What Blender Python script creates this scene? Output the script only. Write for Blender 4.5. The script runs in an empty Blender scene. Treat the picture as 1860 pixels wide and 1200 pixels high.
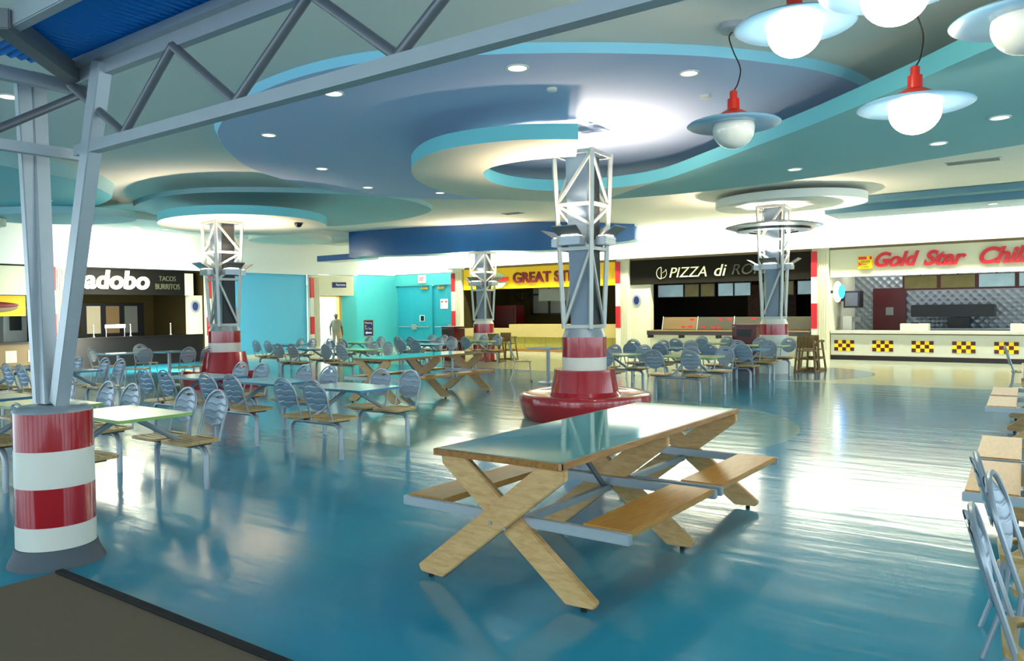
import bpy, bmesh, math, random
from mathutils import Vector, Matrix
from math import pi, sin, cos
random.seed(7)
S = bpy.context.scene
COL = S.collection

# ------------------------------------------------------------------ camera
FPX, PITCH, ROLL, YAW, EYE = 1402.159, -0.0257, -0.0121, 0.6277, 1.5363
fw = Vector((-sin(YAW)*cos(PITCH), cos(YAW)*cos(PITCH), sin(PITCH)))
r0 = Vector((cos(YAW), sin(YAW), 0)); u0 = r0.cross(fw)
rr = cos(ROLL)*r0 + sin(ROLL)*u0; uu = -sin(ROLL)*r0 + cos(ROLL)*u0
cd = bpy.data.cameras.new('camera'); cam = bpy.data.objects.new('camera', cd); COL.objects.link(cam)
cd.sensor_width = 36; cd.lens = 36*FPX/1860; cd.clip_start = .05; cd.clip_end = 200
m3 = Matrix((rr, uu, -fw)).transposed()
cam.matrix_world = Matrix.Translation((0, 0, EYE)) @ m3.to_4x4()
S.camera = cam

# ------------------------------------------------------------------ view + world
S.view_settings.view_transform = 'Standard'; S.view_settings.look = 'None'
S.view_settings.gamma = 1; S.view_settings.use_curve_mapping = False
S.view_settings.exposure = 0.22
W = bpy.data.worlds.new('daylight'); S.world = W; W.use_nodes = True
bg = W.node_tree.nodes['Background']; bg.inputs[0].default_value = (.74, .91, 1, 1); bg.inputs[1].default_value = 4.6

def lamp(kind, loc, energy, color, rot=None, direction=None, **kw):
    l = bpy.data.lights.new('light', kind); l.energy = energy; l.color = color
    for k, v in kw.items(): setattr(l, k, v)
    o = bpy.data.objects.new('light_source', l); COL.objects.link(o); o.location = loc
    if direction is not None: o.rotation_euler = Vector(direction).to_track_quat('-Z', 'Y').to_euler()
    return o
YF, XL = 23.7, -23.0          # planes of the far and the left shop fronts
WARMW = (1, .97, .86)
# fluorescent coves lying above the ceiling edge, washing the band over the shops
lamp('AREA', (-9.2, 22.72, 4.46), 1600, (1, .975, .80), direction=(0, .85, -.5), shape='RECTANGLE', size=23.5, size_y=.18)
lamp('AREA', (-22.0, 11.6, 4.36), 1300, (1, .975, .80), direction=(-.85, 0, -.5), shape='RECTANGLE', size=.18, size_y=15)
lamp('AREA', (-22.3, 23.6, 4.46), 115, (1, .975, .80), direction=(-.3, .85, -.5), shape='RECTANGLE', size=3.0, size_y=.18)
lamp('AREA', (-23.4, 21.9, 4.46), 115, (1, .975, .80), direction=(-.85, 0, -.5), shape='RECTANGLE', size=.18, size_y=3.6)

# ------------------------------------------------------------------ materials
def lin(h):
    h = h.lstrip('#'); o = []
    for i in (0, 2, 4):
        c = int(h[i:i+2], 16)/255; o.append(c/12.92 if c <= .04045 else ((c+.055)/1.055)**2.4)
    return (*o, 1)
def mat(name, col, rough=.5, metal=0, noise=.06, scale=6, emit=0, spec=.5, bump=0, bscale=60, coat=0):
    m = bpy.data.materials.new(name); m.use_nodes = True; nt = m.node_tree; b = nt.nodes['Principled BSDF']
    c = lin(col) if isinstance(col, str) else col
    b.inputs['Roughness'].default_value = rough; b.inputs['Metallic'].default_value = metal
    b.inputs['Specular IOR Level'].default_value = spec; b.inputs['Coat Weight'].default_value = coat
    b.inputs['Coat Roughness'].default_value = .06
    tc = nt.nodes.new('ShaderNodeTexCoord')
    nz = nt.nodes.new('ShaderNodeTexNoise'); nz.inputs['Scale'].default_value = scale; nz.inputs['Detail'].default_value = 4
    nt.links.new(tc.outputs['Object'], nz.inputs['Vector'])
    mx = nt.nodes.new('ShaderNodeMix'); mx.data_type = 'RGBA'
    mx.inputs[6].default_value = tuple(max(0, v*(1-noise)) for v in c[:3])+(1,)
    mx.inputs[7].default_value = tuple(min(1, v*(1+noise)) for v in c[:3])+(1,)
    nt.links.new(nz.outputs['Fac'], mx.inputs[0]); nt.links.new(mx.outputs[2], b.inputs['Base Color'])
    if bump:
        n2 = nt.nodes.new('ShaderNodeTexNoise'); n2.inputs['Scale'].default_value = bscale
        nt.links.new(tc.outputs['Object'], n2.inputs['Vector'])
        bp = nt.nodes.new('ShaderNodeBump'); bp.inputs['Strength'].default_value = bump; bp.inputs['Distance'].default_value = .01
        nt.links.new(n2.outputs['Fac'], bp.inputs['Height']); nt.links.new(bp.outputs[0], b.inputs['Normal'])
    if emit:
        b.inputs['Emission Color'].default_value = c; b.inputs['Emission Strength'].default_value = emit
    return m
def wood(name, a, b_, rough=.35, axis=(1, 12, 12)):
    m = mat(name, a, rough); nt = m.node_tree; b = nt.nodes['Principled BSDF']
    tc = nt.nodes.new('ShaderNodeTexCoord'); mp = nt.nodes.new('ShaderNodeMapping'); mp.inputs['Scale'].default_value = axis
    nz = nt.nodes.new('ShaderNodeTexNoise'); nz.inputs['Scale'].default_value = 5; nz.inputs['Detail'].default_value = 6; nz.inputs['Distortion'].default_value = .6
    cr = nt.nodes.new('ShaderNodeValToRGB'); cr.color_ramp.elements[0].position = .32; cr.color_ramp.elements[1].position = .68
    cr.color_ramp.elements[0].color = lin(b_); cr.color_ramp.elements[1].color = lin(a)
    nt.links.new(tc.outputs['Object'], mp.inputs[0]); nt.links.new(mp.outputs[0], nz.inputs['Vector'])
    nt.links.new(nz.outputs['Fac'], cr.inputs[0]); nt.links.new(cr.outputs[0], b.inputs['Base Color'])
    return m
M = {}
M['ceil'] = mat('ceiling_paint', '#e2e0d6', .8, noise=.02, scale=1)
M['lilac'] = mat('lilac_paint', '#bcc8e8', .7, noise=.02, scale=1)
M['aqua'] = mat('aqua_paint', '#72c9d2', .6, noise=.02, scale=1)
M['rim'] = mat('pale_cyan_rim_paint', '#8fd4ec', .6, noise=.02)
M['tealc'] = mat('teal_ceiling_paint', '#97c8c6', .65, noise=.02, scale=1)
M['tealc2'] = mat('green_teal_ceiling_paint', '#98c0c6', .65, noise=.02, scale=1)
M['cream_c'] = mat('cream_ceiling_paint', '#efe7d2', .6, noise=.02, scale=1)
M['bluegrey'] = mat('blue_grey_ceiling_paint', '#648fa2', .6, noise=.02)
M['deepblue'] = mat('deep_blue_gloss_paint', '#1a5794', .22, noise=.03, coat=.3)
M['band'] = mat('white_wall_paint', '#f3f5ee', .6, noise=.01)
M['bluewall'] = mat('sky_blue_wall_paint', '#55b8dc', .55, noise=.03, bump=.1, bscale=30)
M['tealwall'] = mat('turquoise_wall_paint', '#45b3ba', .55, noise=.03, bump=.1, bscale=30)
M['door'] = mat('blue_door_paint', '#2fa6bd', .4, noise=.03)
M['cream'] = mat('cream_paint', '#dfdcc0', .5, noise=.03)
M['white'] = mat('white_paint', '#dcdcd2', .35, noise=.03)
M['red'] = mat('gloss_red_paint', '#a30d1f', .18, noise=.05, coat=.6)
M['redflat'] = mat('red_paint', '#c3202a', .4, noise=.04)
M['darkred'] = mat('dark_red_laminate', '#5c0a10', .3, noise=.05)
M['silver'] = mat('silver_paint', '#a9b3bb', .35, .6, noise=.04)
M['steel'] = mat('grey_steel_paint', '#a7b0b6', .38, .3, noise=.06, scale=14)
M['darksteel'] = mat('dark_grey_steel', '#6c7176', .4, .3, noise=.08)
M['core'] = mat('grey_blue_panel_paint', '#8496a8', .5, noise=.04)
M['coredark'] = mat('dark_column_paint', '#2b2f35', .5)
M['towercream'] = mat('pale_metal_paint', '#b6bab6', .4, .3, noise=.05)
M['tube'] = mat('grey_tube_enamel', '#9aa4ad', .3, .35, noise=.05)
M['back'] = mat('grey_blue_chair_enamel', '#93a1b0', .32, .3, noise=.05)
M['black'] = mat('black_plastic', '#15161a', .4)
M['blackrubber'] = mat('black_rubber', '#101113', .8)
M['skirt'] = mat('grey_rubber_skirt', '#4c565e', .7, noise=.1)
M['blue_top'] = mat('pale_blue_laminate', '#7fb2c8', .16, noise=.04)
M['blue_edge'] = mat('blue_edge_trim', '#2f7596', .35)
M['green_top'] = mat('pale_green_laminate', '#c2d8a8', .16, noise=.04)
M['green_edge'] = mat('lime_edge_trim', '#8cb860', .35)
M['teal_top'] = mat('glossy_teal_laminate', '#4fa0a0', .06, noise=.05, spec=.8)
M['yellow'] = mat('glowing_yellow_sign_paint', '#f0c40c', .4, noise=.02, emit=.12)  # faint glow put into the yellow itself, no lamp behind it
M['signblack'] = mat('black_sign_paint', '#0b0b08', .6, spec=.15)
M['signbrown'] = mat('dark_brown_sign_paint', '#1b1810', .6, spec=.15)
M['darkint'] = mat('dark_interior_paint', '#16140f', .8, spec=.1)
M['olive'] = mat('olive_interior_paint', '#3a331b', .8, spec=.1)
M['darkcounter'] = mat('black_counter_laminate', '#060607', .35, spec=.3)
M['browncounter'] = mat('dark_brown_counter', '#3d3630', .3)
M['tan'] = mat('tan_laminate', '#8f7650', .5)
M['greypanel'] = mat('grey_metal_panel', '#7d827e', .4, .3)
M['guardtan'] = mat('tan_guard_panel', '#75603c', .45)
M['guardgrey'] = mat('dark_olive_guard_panel', '#4b4a3c', .4)
M['saucermetal'] = mat('polished_grey_metal', '#5d7283', .25, .85, noise=.03)
M['maroon'] = mat('maroon_paint', '#4a0a10', .4)
M['creamcounter'] = mat('beige_counter_laminate', '#c6b173', .35)
M['whitecounter'] = mat('off_white_counter', '#c9c9ba', .35)
M['navy'] = mat('navy_sign_paint', '#1c2a66', .4)
M['signtext'] = mat('glowing_white_lettering', '#f2f2ee', .5, emit=.15)  # slight glow put into the white of lettering, paper and stickers
M['letter_cream'] = mat('lit_cream_lettering', '#f3efc6', .5, emit=.35)
M['letter_dim'] = mat('dim_grey_lettering', '#4c4e3c', .5)
M['letter_red'] = mat('glowing_red_lettering', '#c8242c', .4, emit=.1)  # slight glow put into the red of letters, stickers and marks
M['letter_dkred'] = mat('dark_red_lettering', '#7a1422', .4)
M['olivetile'] = mat('mottled_yellow_tile', '#a89a3e', .35, noise=.25, scale=8)
M['globe_lit'] = mat('lit_opal_glass', '#ffecc4', .3, noise=0, emit=9)
M['globe_off'] = mat('unlit_opal_glass', '#cdd2cc', .12, noise=.02, spec=.7)
M['lampred'] = mat('red_lamp_enamel', '#b5200f', .25, noise=.04, coat=.4)
M['saucer'] = mat('pale_blue_lamp_plate', '#86b4d4', .25, noise=.03)
M['cord'] = mat('black_cord', '#0c0c0c', .5)
M['lens'] = mat('bright_downlight_lens', '#fff6e0', .3, noise=0, emit=2.5)
M['flood'] = mat('lit_flood_glass', '#fff1d0', .3, noise=0, emit=7)
M['skin'] = mat('person_skin', '#5d4232', .5)
M['shirt'] = mat('grey_green_shirt', '#7f8272', .8)
M['trousers'] = mat('tan_trousers', '#9a8f78', .8)
M['whitepanel'] = mat('lit_white_panel', '#d9cfae', .5, emit=.12)
M['hall'] = mat('white_corridor_paint', '#dfeef0', .6)
M['yellowtrim'] = mat('yellow_wood_trim', '#c9a04a', .5)
M['menu_lit'] = mat('lit_menu_panel', '#8fa9b4', .4, noise=.35, scale=3, emit=.35)
M['menu_dim'] = mat('dim_menu_panel', '#75693a', .4, noise=.4, scale=4, emit=.06)
M['bluelight'] = mat('blue_neon_light', '#1f8bff', .3, noise=0, emit=5)
M['whitelight'] = mat('white_neon_light', '#fffdf5', .3, noise=0, emit=5)
M['wood'] = wood('pale_maple', '#dab27a', '#c4965c', .38, (2, 2, 9))
M['woodx'] = wood('honey_maple', '#c08a3c', '#a8752c', .3, (9, 1.2, 9))
M['woodedge'] = wood('oak_edge', '#ae7f42', '#8a5a28', .3, (9, 1.2, 9))
M['seatwood'] = wood('blond_seat_wood', '#c9a868', '#a98348', .35, (2, 9, 9))
M['highchair'] = wood('brown_high_chair_wood', '#8a6a2e', '#5f431a', .45, (9, 9, 1))
def quilt():
    m = mat('quilted_steel', '#8d9398', .35, .7, noise=.1); nt = m.node_tree; b = nt.nodes['Principled BSDF']
    tc = nt.nodes.new('ShaderNodeTexCoord'); mp = nt.nodes.new('ShaderNodeMapping'); mp.inputs['Rotation'].default_value = (0, pi/4, 0)
    mp.inputs['Scale'].default_value = (6, 6, 6)
    ck = nt.nodes.new('ShaderNodeTexVoronoi'); ck.inputs['Scale'].default_value = 1; ck.inputs['Randomness'].default_value = 0
    bp = nt.nodes.new('ShaderNodeBump'); bp.inputs['Strength'].default_value = .8; bp.inputs['Distance'].default_value = .05
    nt.links.new(tc.outputs['Object'], mp.inputs[0]); nt.links.new(mp.outputs[0], ck.inputs['Vector'])
    nt.links.new(ck.outputs['Distance'], bp.inputs['Height']); nt.links.new(bp.outputs[0], b.inputs['Normal'])
    return m
M['quilt'] = quilt()
def brick():
    m = mat('dark_brick', '#3a2018', .8); nt = m.node_tree; b = nt.nodes['Principled BSDF']
    tc = nt.nodes.new('ShaderNodeTexCoord'); mp = nt.nodes.new('ShaderNodeMapping'); mp.inputs['Rotation'].default_value = (pi/2, 0, 0)
    br = nt.nodes.new('ShaderNodeTexBrick'); br.inputs['Scale'].default_value = 4
    br.inputs['Color1'].default_value = lin('#4a2a1e'); br.inputs['Color2'].default_value = lin('#2f1c14'); br.inputs['Mortar'].default_value = lin('#15120e')
    nt.links.new(tc.outputs['Object'], mp.inputs[0]); nt.links.new(mp.outputs[0], br.inputs['Vector']); nt.links.new(br.outputs['Color'], b.inputs['Base Color'])
    return m
M['brick'] = brick()
def ribbed(name, col):
    m = mat(name, col, .35, .2); return m
M['deck'] = mat('blue_corrugated_metal', '#1788e6', .4, .0, noise=.03)
def wavy(base):
    nt = base.node_tree; b = nt.nodes['Principled BSDF']
    tc = nt.nodes.new('ShaderNodeTexCoord'); wv = nt.nodes.new('ShaderNodeTexWave'); wv.bands_direction = 'Z'
    wv.inputs['Scale'].default_value = 5; wv.inputs['Distortion'].default_value = 0
    mp = nt.nodes.new('ShaderNodeMapping'); sx = nt.nodes.new('ShaderNodeSeparateXYZ'); cx = nt.nodes.new('ShaderNodeCombineXYZ')
    nt.links.new(tc.outputs['Object'], sx.inputs[0])
    mu = nt.nodes.new('ShaderNodeMath'); mu.operation = 'MULTIPLY'; mu.inputs[1].default_value = 45; nt.links.new(sx.outputs[0], mu.inputs[0])
    sn = nt.nodes.new('ShaderNodeMath'); sn.operation = 'SINE'; nt.links.new(mu.outputs[0], sn.inputs[0])
    m2 = nt.nodes.new('ShaderNodeMath'); m2.operation = 'MULTIPLY_ADD'; m2.inputs[1].default_value = .007; nt.links.new(sn.outputs[0], m2.inputs[0]); nt.links.new(sx.outputs[2], m2.inputs[2])
    nt.links.new(m2.outputs[0], cx.inputs[2]); nt.links.new(cx.outputs[0], wv.inputs['Vector'])
    pw = nt.nodes.new('ShaderNodeMath'); pw.operation = 'POWER'; pw.inputs[1].default_value = 6; nt.links.new(wv.outputs['Fac'], pw.inputs[0])
    bp = nt.nodes.new('ShaderNodeBump'); bp.inputs['Strength'].default_value = .45; bp.inputs['Distance'].default_value = .008; bp.invert = True
    nt.links.new(pw.outputs[0], bp.inputs['Height']); nt.links.new(bp.outputs[0], b.inputs['Normal'])
wavy(M['back'])

def floor_mat():
    m = bpy.data.materials.new('waxed_blue_vinyl'); m.use_nodes = True; nt = m.node_tree; b = nt.nodes['Principled BSDF']; L = nt.links.new
    N = nt.nodes.new
    tc = N('ShaderNodeTexCoord'); sx = N('ShaderNodeSeparateXYZ'); L(tc.outputs['Object'], sx.inputs[0])
    def circ(x, y, r):
        v = N('ShaderNodeVectorMath'); v.operation = 'SUBTRACT'; v.inputs[1].default_value = (x, y, 0); L(tc.outputs['Object'], v.inputs[0])
        l = N('ShaderNodeVectorMath'); l.operation = 'LENGTH'; L(v.outputs[0], l.inputs[0])
        c = N('ShaderNodeMath'); c.operation = 'LESS_THAN'; c.inputs[1].default_value = r; L(l.outputs['Value'], c.inputs[0]); return c.outputs[0]
    def mix(f, a, col):
        x = N('ShaderNodeMix'); x.data_type = 'RGBA'; L(f, x.inputs[0])
        if isinstance(a, tuple): x.inputs[6].default_value = a
        else: L(a, x.inputs[6])
        x.inputs[7].default_value = col; return x.outputs[2]
    nz = N('ShaderNodeTexNoise'); nz.inputs['Scale'].default_value = 1.3; nz.inputs['Detail'].default_value = 8; nz.inputs['Roughness'].default_value = .6; L(tc.outputs['Object'], nz.inputs['Vector'])
    cr = N('ShaderNodeValToRGB'); cr.color_ramp.elements[0].position = .2; cr.color_ramp.elements[1].position = .8
    cr.color_ramp.elements[0].color = lin('#258cab'); cr.color_ramp.elements[1].color = lin('#2b98b8'); L(nz.outputs['Fac'], cr.inputs[0])
    c = cr.outputs[0]
    g = N('ShaderNodeMath'); g.operation = 'GREATER_THAN'; g.inputs[1].default_value = 16.35; L(sx.outputs[1], g.inputs[0])
    c = mix(g.outputs[0], c, lin('#c4ccb6'))
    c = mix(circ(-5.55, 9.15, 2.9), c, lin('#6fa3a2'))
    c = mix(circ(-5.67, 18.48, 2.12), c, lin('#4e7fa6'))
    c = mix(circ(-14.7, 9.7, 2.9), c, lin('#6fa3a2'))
    L(c, b.inputs['Base Color'])
    b.inputs['Specular IOR Level'].default_value = .6
    n2 = N('ShaderNodeTexNoise'); n2.inputs['Scale'].default_value = 3; n2.inputs['Detail'].default_value = 6; L(tc.outputs['Object'], n2.inputs['Vector'])
    mr = N('ShaderNodeMapRange'); mr.inputs[3].default_value = .135; mr.inputs[4].default_value = .15; L(n2.outputs['Fac'], mr.inputs[0]); L(mr.outputs[0], b.inputs['Roughness'])
    n3 = N('ShaderNodeTexNoise'); n3.inputs['Scale'].default_value = 1; n3.inputs['Detail'].default_value = 3
    mp = N('ShaderNodeMapping'); mp.inputs['Scale'].default_value = (.7, 4.5, 1); L(tc.outputs['Object'], mp.inputs[0]); L(mp.outputs[0], n3.inputs['Vector'])
    bp = N('ShaderNodeBump'); bp.inputs['Strength'].default_value = .4; bp.inputs['Distance'].default_value = .012
    L(n3.outputs['Fac'], bp.inputs['Height']); L(bp.outputs[0], b.inputs['Normal'])
    return m
M['floor'] = floor_mat()
def carpet_mat():
    m = mat('brown_entrance_carpet', '#7d6d56', .95, noise=.25, scale=220, bump=1, bscale=400); return m
M['carpet'] = carpet_mat()

# ------------------------------------------------------------------ mesh helpers
class MB:
    def __init__(s): s.v = []; s.f = []; s.sm = []
    def add(s, vs, fs, smooth=False):
        n = len(s.v); s.v += [tuple(v) for v in vs]
        for f in fs: s.f.append([i+n for i in f]); s.sm.append(smooth)
        return s
    def box(s, a, b, T=None):
        (x0, y0, z0), (x1, y1, z1) = a, b
        vs = [Vector(p) for p in ((x0,y0,z0),(x1,y0,z0),(x1,y1,z0),(x0,y1,z0),(x0,y0,z1),(x1,y0,z1),(x1,y1,z1),(x0,y1,z1))]
        if T: vs = [T @ v for v in vs]
        return s.add(vs, [(0,3,2,1),(4,5,6,7),(0,1,5,4),(1,2,6,5),(2,3,7,6),(3,0,4,7)])
    def bar(s, p, q, w, h, up=(0, 0, 1)):
        p, q = Vector(p), Vector(q); d = (q-p).normalized(); sd = d.cross(Vector(up))
        if sd.length < 1e-4: sd = d.cross(Vector((1, 0, 0)))
        sd.normalize(); u = sd.cross(d)
        vs = [c + sd*a*w/2 + u*b*h/2 for c in (p, q) for a, b in ((-1,-1),(1,-1),(1,1),(-1,1))]
        return s.add(vs, [(3,2,1,0),(4,5,6,7),(0,1,5,4),(1,2,6,5),(2,3,7,6),(3,0,4,7)])
    def tube(s, pts, r, n=8, cap=True, closed=False):
        pts = [Vector(p) for p in pts]; N = len(pts); rings = []; prev = None
        for i, p in enumerate(pts):
            if closed: t = pts[(i+1) % N] - pts[i-1]
            else: t = (pts[min(i+1, N-1)] - pts[max(i-1, 0)])
            t.normalize()
            if prev is None:
                a = t.orthogonal().normalized()
            else:
                a = prev - t*prev.dot(t); a.normalize()
            prev = a; b = t.cross(a)
            rad = r[i] if isinstance(r, (list, tuple)) else r
            rings.append([p + (a*cos(2*pi*k/n) + b*sin(2*pi*k/n))*rad for k in range(n)])
        vs = [v for R in rings for v in R]; fs = []
        for i in range(N if closed else N-1):
            j = (i+1) % N
            for k in range(n): fs.append((i*n+k, i*n+(k+1) % n, j*n+(k+1) % n, j*n+k))
        s.add(vs, fs, True)
        if cap and not closed:
            s.add(rings[0], [tuple(range(n))[::-1]]); s.add(rings[-1], [tuple(range(n))])
        return s
    def lathe(s, prof, c=(0, 0, 0), n=32, smooth=True, cap=True, split=None):
        c = Vector(c); vs = []; fs = []
        for r, z in prof:
            for k in range(n): vs.append(c + Vector((r*cos(2*pi*k/n), r*sin(2*pi*k/n), z)))
        for i in range(len(prof)-1):
            for k in range(n): fs.append((i*n+k, i*n+(k+1) % n, (i+1)*n+(k+1) % n, (i+1)*n+k))
        s.add(vs, fs, smooth)
        if cap:
            s.add(vs[:n], [tuple(range(n))[::-1]]); s.add(vs[-n:], [tuple(range(n))])
        return s
    def prism(s, poly, z0, z1, T=None, top=True, bottom=True, sides=True, poly1=None, smooth=False):
        n = len(poly); p1 = poly1 or poly
        a = [Vector((x, y, z0)) for x, y in poly]; b = [Vector((x, y, z1)) for x, y in p1]
        if T: a = [T @ v for v in a]; b = [T @ v for v in b]
        if bottom: s.add(a, [tuple(range(n))[::-1]])
        if top: s.add(b, [tuple(range(n))])
        if sides: s.add(a+b, [(i, (i+1) % n, n+(i+1) % n, n+i) for i in range(n)], smooth)
        return s
    def sphere(s, c, r, nu=20, nv=12, sc=(1, 1, 1)):
        c = Vector(c); vs = []; fs = []
        for j in range(nv+1):
            t = pi*j/nv
            for k in range(nu): vs.append(c + Vector((r*sc[0]*sin(t)*cos(2*pi*k/nu), r*sc[1]*sin(t)*sin(2*pi*k/nu), r*sc[2]*cos(t))))
        for j in range(nv):
            for k in range(nu): fs.append((j*nu+k, (j+1)*nu+k, (j+1)*nu+(k+1) % nu, j*nu+(k+1) % nu))
        return s.add(vs, fs, True)
    def build(s, name, m, parent=None, bevel=0, loc=None):
        me = bpy.data.meshes.new(name); me.from_pydata(s.v, [], s.f); me.update()
        for p, q in zip(me.polygons, s.sm): p.use_smooth = q
        if bevel or True:
            bm = bmesh.new(); bm.from_mesh(me); bmesh.ops.remove_doubles(bm, verts=bm.verts, dist=1e-5)
            bmesh.ops.recalc_face_normals(bm, faces=bm.faces)
            if bevel: bmesh.ops.bevel(bm, geom=[e for e in bm.edges if e.calc_face_angle(0) > .6], offset=bevel, segments=2, affect='EDGES', clamp_overlap=True)
            bm.to_mesh(me); bm.free()
        me.set_sharp_from_angle(angle=.75)
        o = bpy.data.objects.new(name, me); COL.objects.link(o)
        me.materials.append(m if not isinstance(m, str) else M[m])
        if parent: o.parent = parent
        if loc: o.location = loc
        return o
def B(a, b, name, m, parent=None, bevel=0): return MB().box(a, b).build(name, m, parent, bevel)
def thing(name, label, cat, loc=(0, 0, 0), rz=0, group=None):
    o = bpy.data.objects.new(name, None); COL.objects.link(o); o.location = loc; o.rotation_euler = (0, 0, rz)
    o.empty_display_size = .1; tag(o, label, cat, group); return o
def tag(o, label, cat, group=None):
    o['label'] = label; o['category'] = cat
    if group: o['group'] = group
    return o
def struct(o): o['kind'] = 'structure'; return o
def copy_tree(o, parent=None):
    c = o.copy(); COL.objects.link(c)
    if parent: c.parent = parent
    for ch in list(o.children): copy_tree(ch, c)
    return c
def catmull(pts, closed=True, k=5):
    out = []; n = len(pts); rng = range(n) if closed else range(n-1)
    for i in rng:
        if closed: p = [Vector((*pts[(i+j) % n], 0)) for j in (-1, 0, 1, 2)]
        else: p = [Vector((*pts[min(max(i+j, 0), n-1)], 0)) for j in (-1, 0, 1, 2)]
        for q in range(k):
            t = q/k
            v = .5*((2*p[1]) + (p[2]-p[0])*t + (2*p[0]-5*p[1]+4*p[2]-p[3])*t*t + (3*p[1]-p[0]-3*p[2]+p[3])*t**3)
            out.append((v.x, v.y))
    if not closed: out.append(tuple(pts[-1]))
    return out
def text(name, body, w, h, m, parent, loc, depth=.03, shear=0, bold=0, rz=0, italic=0):
    cu = bpy.data.curves.new(name, 'FONT'); cu.body = body; cu.size = 1; cu.extrude = .02; cu.shear = shear; cu.offset = bold
    o = bpy.data.objects.new(name, cu); COL.objects.link(o)
    dg = bpy.context.evaluated_depsgraph_get(); dg.update()
    me = bpy.data.meshes.new_from_object(o.evaluated_get(dg)); bpy.data.objects.remove(o)
    xs = [v.co.x for v in me.vertices]; ys = [v.co.y for v in me.vertices]
    x0, x1, y0, y1 = min(xs), max(xs), min(ys), max(ys)
    for v in me.vertices:
        x, y, z = v.co; v.co = ((x-x0)/(x1-x0)*w, -z/.02*depth/2, (y-y0)/(y1-y0)*h)
    me.materials.clear(); me.materials.append(M[m])
    o = bpy.data.objects.new(name, me); COL.objects.link(o); o.parent = parent; o.location = loc; o.rotation_euler = (0, 0, rz)
    return o

# ================================================================== SETTING
struct(B((-31, -9, -.1), (9, 30, 0), 'floor', 'floor'))
# main ceiling stops short of the shop walls; the cove pocket above it is closed
ce = MB().box((-20.0, -9, 4.2), (9, 22.6, 4.3)); ce.box((-23.6, 19.4, 4.2), (-20.0, 22.6, 4.3)); ce.box((-23.6, 22.6, 4.2), (-20.6, 23.7, 4.3))
struct(ce.build('ceiling', 'ceil'))
struct(B((-21.9, -9, 4.0), (-19.4, 19.4, 4.2), 'ceiling', 'ceil'))      # lower ceiling along the left shops
struct(MB().box((-31, -9, 5.0), (9, 30, 5.1)).build('ceiling', 'ceil'))  # unseen lid over the coves, added to keep outside light out
struct(MB().box((-20.6, 22.3, 4.3), (9, 22.4, 5)).box((-21.6, -9, 4.2), (-21.5, 19.4, 5)).box((-20.7, 22.3, 4.3), (-20.6, 24.8, 5)).build('trim_1', 'ceil'))  # unseen upright closure added to stop outside light leaking into the cove pocket
# far wall band over the shops, left wall band
struct(B((-20.0, YF-.4, 3.235), (9, YF-.2, 5.0), 'wall_far', 'band')); struct(B((-20.0, YF-.2, 3.30), (9, YF+.3, 3.34), 'ceiling', 'cream'))
struct(MB().box((-20.2, YF-.4, 3.2), (-20.0, 25.2, 5.0)).box((-24.6, 24.8, 3.16), (-20.2, 25.0, 5)).box((-24.6, 21.2, 3.12), (-24.4, 24.8, 5)).box((-24.4, 21.2, 3.1), (-22.9, 21.35, 5)).build('wall_niche_upper', 'band'))
struct(B((XL+.1, -9, 2.94), (XL+.3, 19.05, 5.0), 'wall_left', 'band')); struct(B((XL-.2, 19.05, 3.0), (XL+.1, 21.2, 5.0), 'wall_left_upper', 'band')); struct(B((XL-.3, -9, 3.0), (XL+.1, 19.05, 3.04), 'ceiling', 'cream'))
# grey line under the bands
struct(B((-19.4, YF-.04, 3.18), (9, YF+.0, 3.30), 'trim_2', 'tan')); struct(B((XL, -9, 2.92), (XL+.04, 14.5, 3.0), 'trim_3', 'black'))
# blue wall left of the opening, turquoise niche
struct(B((XL-.2, 15.0, 0), (XL, 18.75, 2.96), 'wall_left_blue', 'bluewall'))
struct(MB().box((-24.6, 21.2, 0), (-24.4, 24.8, 3.14)).build('wall_niche_left', 'tealwall')); struct(MB().box((-23.35, 20.52, 0), (-23.15, 21.2, 2.25)).box((-24.4, 21.2, 0), (-23.15, 21.35, 3.1)).box((-23.35, 21.05, 2.25), (-23.15, 21.2, 3.1)).build('wall_niche_return', 'tealwall'))
struct(MB().box((-24.6, 24.8, 2.68), (-20.2, 25.0, 3.18)).box((-24.6, 24.8, 0), (-24.35, 25.0, 2.68)).build('wall_niche_far', 'tealwall'))
struct(B((XL, 15.05, 0), (XL+.05, 18.7, .12), 'baseboard_left', 'cream'))
# corridor behind the lit opening
struct(MB().box((-26.2, 18.4, 0), (-26.0, 21.2, 2.5)).box((-26, 18.2, 0), (-23.2, 18.4, 2.5)).box((-26, 21.0, 0), (-23.4, 21.2, 2.5)).box((-26.2, 18.2, 2.5), (-23.35, 21.2, 2.6)).build('wall_corridor', 'hall'))
lamp('AREA', (-24.7, 19.7, 2.45), 190, (.9, 1, 1), direction=(-.1, 0, -1), shape='RECTANGLE', size=1.4, size_y=2)
struct(MB().box((-23.3, 20.40, 0), (-23.1, 20.52, 2.2)).box((-23.3, 19.2, 2.15), (-23.1, 20.52, 2.2)).build('door_2', 'yellowtrim'))
struct(B((-25.98, 18.4, .95), (-25.95, 21, 1.03), 'trim_4', 'yellowtrim'))
# daylight wall behind the camera: piers, sill and header of a window front
wr = MB().box((-31, -9, 3.3), (9, -8.8, 5)).box((-31, -9, 0), (9, -8.8, .3))
for i in range(14): wr.box((-31+3*i, -9, .3), (-30.5+3*i, -8.8, 3.3))
struct(wr.build('wall_rear', 'white'))
wr = MB().box((8.8, -9, 3.3), (9, 30, 5)).box((8.8, -9, 0), (9, 30, .3))
for i in range(13): wr.box((8.8, -9+3*i, .3), (9, -8.3+3*i, 3.3))
struct(wr.build('wall_right', 'white'))

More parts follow.
